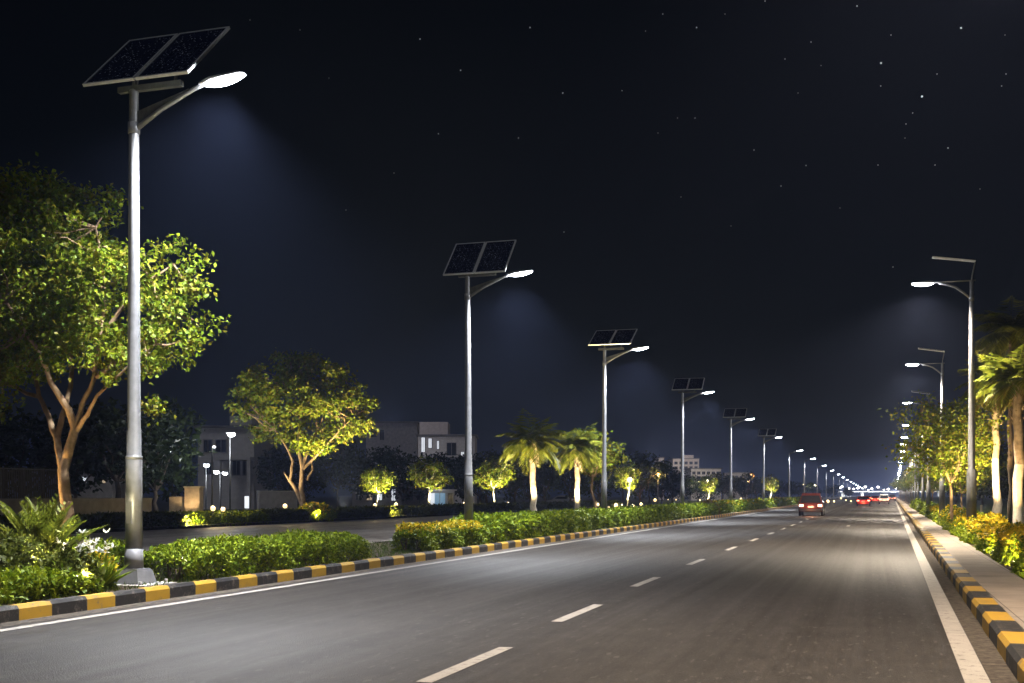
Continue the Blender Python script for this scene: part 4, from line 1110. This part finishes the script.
for x in (655, 668, 676, 684, 700, 708, 714, 720, 729, 737, 741, 752, 757, 771, 779, 786, 801, 806, 828, 834, 841, 846, 851): spec.append((x, 140 + (x * 37 % 11) * 14, 1.25, gl))
for i, (x, D, sc, lab) in enumerate(spec):
    X, Y = col_at(x, D); pg = G2 if sc >= 1.15 and D < 105 else G
    o = pg if pg.name not in used_g else dup(pg, (0, 0, 0)); used_g.add(pg.name); o.location = (X, Y, .1); sc *= (.55, .95, .7, 1.1, .6)[i % 5] * .8 if i > 6 else 1; o.scale = (sc,) * 3; tag(o, lab, 'garden light', 'globe lights in the gardens')
def globe_post(mat, colr, pw):
    t = thing('globe_lamp', '', 'lamp post'); mb = MB(); mb.tube([(0, 0, 0), (0, 0, 4.2)], [.07, .05], 8); mb.build('pole', M['steel_dark'], t)
    mb = MB(); mb.ball((0, 0, 4.5), .36, 12, 8); mb.build('globe', mat, t); light('POINT', 'globe_light', (0, -.6, 4.4), pw, colr, t, radius=.3); return t
GA = globe_post(M['amber'], (1, .6, .2), 900); GW = globe_post(M['globe'], (1, .85, .45), 1200)
items = [(GA, 658, 170, 1.0, 'amber globe lamp on a post between third and fourth lamp poles'), (GA, 752, 225, 1.2, 'amber globe lamp right of the fifth lamp pole'), (GA, 749, 240, 1.0, 'lower amber globe lamp among trees right of the fifth pole'), (GW, 630, 148, .8, 'yellow-white globe glowing inside the garden tree'),
         (GW, 707, 200, .9, 'yellow-white globe lamp right of the fourth lamp pole'), (GW, 672, 260, 1.2, 'high white globe lamp on the hillside by the fourth pole'), (GW, 700, 250, 1.0, 'white globe lamp below the wide distant building'), (GW, 804, 330, 1.0, 'globe lamp beyond the eighth lamp'), (GW, 815, 360, 1.0, 'globe lamp far off beyond the ninth lamp')]
seen = set()
for p, x, D, sc, lab in items:
    X, Y = col_at(x, D); o = p if id(p) not in seen else dup(p, (0, 0, 0)); seen.add(id(p)); o.location = (X, Y, 0); o.scale = (sc,) * 3; tag(o, lab, 'lamp post', 'globe lamps in the gardens')

# ------------------------------------------------------------------ vehicles
def carpaint(name, c):
    k = NT(name); k.base(c); k.b.inputs['Roughness'].default_value = .3; k.b.inputs['Coat Weight'].default_value = .6; k.b.inputs['Metallic'].default_value = .2; return k.m
M['tyre'] = simple('tyre_rubber', (.02, .02, .02), .85); M['rim'] = simple('wheel_rim', (.4, .4, .42), .35, .7)
M['tail'] = emis('tail_lamp_glow', (1.0, .42, .22), 6); M['tail_far'] = emis('tail_lamp_red', (1.0, .10, .05), 18); M['headlamp'] = emis('headlamp_glow', (1, .97, .9), 40)
M['plate'] = simple('number_plate_blank', (.7, .7, .66), .5); M['trim'] = simple('black_trim', (.02, .02, .022), .6)
def car(label, loc, rotz, paint, suv=True, lit=True, tail='tail', head=False, Wd=1.78):
    """the tail faces -y"""
    t = thing('suv' if suv else 'car', label, 'car', loc, rotz, None)
    hw = Wd / 2
    if suv:
        body = [(-2.0, .42), (-2.06, .62), (-2.04, .95), (1.05, .98), (1.95, .88), (2.05, .62), (2.0, .36), (-1.9, .32)]
        cab = [(-2.0, .95), (-1.82, 1.60), (-1.6, 1.74), (.2, 1.71), (.5, 1.6), (1.1, .97)]
    else:
        body = [(-2.15, .40), (-2.2, .62), (-2.12, .90), (-1.5, .96), (1.0, .92), (2.0, .76), (2.12, .55), (2.05, .30), (-2.05, .28)]
        cab = [(-1.75, .93), (-1.15, 1.36), (-.85, 1.43), (.1, 1.42), (.4, 1.36), (1.15, .92)]
    mb = MB(); mb.prism(body, -hw, hw, lambda y, z: .06 * max(0, (.5 - z) * 2) + .03 * max(0, z - .7) + (.12 if abs(y) > 1.9 else 0))
    mb.prism(cab, -hw + .03, hw - .03, lambda y, z: max(0, z - .9) * .30)
    mb.build('body', paint, t)
    gl_ = MB(); 
    zt = cab[1][1]; sl = (cab[1][0] - cab[0][0]) / (cab[1][1] - cab[0][1])
    def rear(z): return cab[0][0] + (z - cab[0][1]) * sl - .012
    z0, z1 = cab[0][1] + .06, zt - .04
    w0, w1 = hw - .16, hw - .3
    gl_.add([(-w0, rear(z0), z0), (w0, rear(z0), z0), (w1, rear(z1), z1), (-w1, rear(z1), z1)], [(0, 1, 2, 3)]); gl_.build('rear_window', M['window_dark'], t)
    for s in (-1, 1):
        g2 = MB(); zz0, zz1 = .99, cab[2][1] - .14; xa = lambda z: s * (hw - .03 - max(0, z - .9) * .30 + .006)
        g2.add([(xa(zz0), cab[0][0] + .35, zz0), (xa(zz0), cab[-1][0] - .25, zz0), (xa(zz1), cab[-2][0] - .05, zz1), (xa(zz1), cab[1][0] + .2, zz1)], [(0, 1, 2, 3)]); g2.build('side_window', M['window_dark'], t)
    rr = .35 if suv else .31
    for sx in (-1, 1):
        for y in (-1.3, 1.3):
            wb = MB(); wb.tube([(sx * (hw - .20), y, rr), (sx * (hw - .19), y, rr), (sx * (hw - .01), y, rr), (sx * hw, y, rr)], [rr * .9, rr, rr, rr * .92], 18); wh = wb.build('wheel', M['tyre'], t)
            rb = MB(); rb.tube([(sx * (hw + .002), y, rr), (sx * (hw + .012), y, rr)], [rr * .62, rr * .55], 14); rb.build('rim', M['rim'], wh)
    ty = body[2][0]
    for sx in (-1, 1):
        lb = MB(); lb.box((sx * (hw - .24), ty - .03, .80), (.30, .05, .17 if suv else .14)); lb.build('tail_light', M[tail] if lit else M['petal_red'], t)
    mb = MB(); mb.box((0, body[0][0] - .05, .46), (Wd - .3, .1, .2)); mb.build('rear_bumper', M['trim'] if suv else paint, t)
    mb = MB(); mb.box((0, ty - .04, .70), (.42, .02, .12)); mb.build('number_plate', M['plate'], t)
    for sx in (-1, 1):
        mb = MB(); mb.box((sx * (hw + .08), .75, 1.02), (.16, .10, .13)); mb.build('mirror', paint, t)
    for sx in (-1, 1):
        mb = MB(); mb.box((sx * (hw - .28), body[4][0] + .06 if suv else body[5][0] + .08, .70), (.32, .06, .14)); mb.build('headlight', M['headlamp'] if head else M['rim'], t)
    if lit: light('POINT', 'tail_glow', (0, body[2][0] - .5, .6), 45 if suv else 60, (1, .35, .16), t, radius=.3)
    return t
red = carpaint('dark_red_paint', (.10, .02, .015)); red2 = carpaint('bright_red_paint', (.42, .03, .02)); wht = carpaint('white_paint', (.6, .6, .62)); gry = carpaint('grey_paint', (.12, .125, .13)); slv = carpaint('silver_paint', (.4, .41, .43))
X, Y = at(812, 515.6); car('dark red suv driving away with glowing tail lights, nearest vehicle', (X, Y, 0), 0, red, True, Wd=1.85)
X, Y = at(863.5, 506.2); car('bright red car driving away past the dark red suv', (X, Y, 0), 0, red2, False, tail='tail_far', Wd=1.9)
X, Y = col_at(884, 205); car('white suv with lit tail lights at the far end of the road', (X, Y, 0), 0, wht, True, tail='tail_far')
X, Y = col_at(875, 250); car('red car in far traffic between red and white vehicles', (X, Y, 0), 0, red2, False, tail='tail_far')
X, Y = col_at(892, 300); car('grey suv in far traffic closest to the footpath', (X, Y, 0), 0, gry, True, tail='tail_far')
X, Y = col_at(868, 330); car('silver car farthest along the road in the traffic', (X, Y, 0), 0, slv, False, tail='tail_far')
X, Y = col_at(563, 150); car('white car parked across the far carriageway between the two palms', (X, Y, .1), 1.2, wht, False, lit=False)
X, Y = col_at(92, 72); car('dark parked car half hidden behind the low boundary wall', (X, Y, .0), 1.4, gry, False, lit=False)
# lit shop front seen past the big trunk
house('corner_shop', 'low dark shop with bluish lit window seen past the big trunk', 56, 112, 92, 458, 500, M['wall_grey'], 6, wins=[(70, 88, 477, 483, M['win_lit']), (97, 106, 478, 483, ww_)], parapet=False)

# far end: an overpass with lights across the road
t = thing('overpass', 'low distant overpass with a row of lights where the road ends', 'bridge', (0, 1300, 0), 0)
mb = MB(); mb.box((20, 0, 5.2), (110, 10, .9)); mb.build('deck', M['concrete'], t)
for x in (-30, -10, 32, 68):
    mb = MB(); mb.box((x, 0, 2.4), (3, 4, 4.7)); mb.build('pier', M['concrete'], t)
t2 = thing('overpass_lamp', 'tiny bright lamp on the distant overpass', 'street lamp', (-40, 1294, 6.0), 0, 'lamps on the overpass')
mb = MB(); mb.tube([(0, 0, 0), (0, 0, 3)], .12, 6); mb.build('pole', M['steel'], t2); mb = MB(); mb.ball((0, -.3, 3.0), (1.1, .6, .7), 8, 6); mb.build('globe', M['far_globe'], t2)
rr_ = random.Random(2)
for i in range(1, 22): dup(t2, (-40 + i * 5.2 + rr_.uniform(-2, 2), 1294, 5.6 + rr_.uniform(-1.5, 1.5)), 0, rr_.uniform(.7, 1.5))
for x in (-25, 0, 25, 50): light('POINT', 'overpass_glow', (x, 1285, 9), 80000, (.85, .92, 1), radius=2)

# ------------------------------------------------------------------ stars and night air
stars = [(420, 39, 2), (460.6, 70.3, 2), (530, 27.5, 2), (562.8, 93, 2), (622, 90.6, 1), (438.4, 133.8, 1), (518.4, 138, 1), (662.8, 14, 1), (696.6, 27.5, 2), (645.6, 31, 0), (695, 118, 1), (677.5, 118, 0), (658, 133, 0), (681, 197, 0), (394, 173, 0),
         (857, 6, 2), (961, 28, 3), (881, 63, 3), (922, 96.5, 3), (948, 148, 2), (937, 74, 1), (891, 35, 1), (1006, 74, 1), (1001.6, 86, 1), (880.7, 86, 1), (912.7, 113, 1), (906, 124, 1), (905, 138, 0), (811, 42, 1), (821, 65.5, 0), (785, 59, 1), (754, 150, 1),
         (781, 186, 1), (806, 165.5, 1), (878, 165, 1), (935, 165, 1), (980, 189, 0), (1005, 35, 0), (564, 232, 1), (893, 267, 1), (765, 1, 1), (346, 210, 0), (300, 30, 0), (250, 20, 0), (725, 14, 0), (798, 93, 0), (329, 78, 0), (731, 226, 0), (840, 208, 0)]
mb = MB(); R_ = 3600
for x, y, k in stars:
    dx, dz = (x - 512) / F, (HY - y) / F
    p = Vector((dv[0] + rv[0] * dx, dv[1] + rv[1] * dx, dz)).normalized() * R_
    mb.ball((p.x, p.y, p.z + EYE), (1.2, 1.5, 2.1, 2.8)[k], 6, 4, 0 if k < 1 else (1 if k < 3 else 2))
o = mb.build('stars', [emis('star_faint', (.8, .9, 1), .16), emis('star', (.8, .9, 1), .45), emis('star_bright', (.8, .9, 1), 1.0)]); o['kind'] = 'structure'

k = NT('night_air'); k.t.nodes.remove(k.b)
pv = k.n('ShaderNodeVolumePrincipled'); pv.inputs['Color'].default_value = (.40, .52, 1, 1); pv.inputs['Density'].default_value = .00046; pv.inputs['Anisotropy'].default_value = 0.0
k.l(pv.outputs[0], k.out.inputs['Volume'])
mb = MB(); mb.box((0, 690, 19), (3040, 1800, 40)); o = mb.build('haze', k.m); o['kind'] = 'stuff'
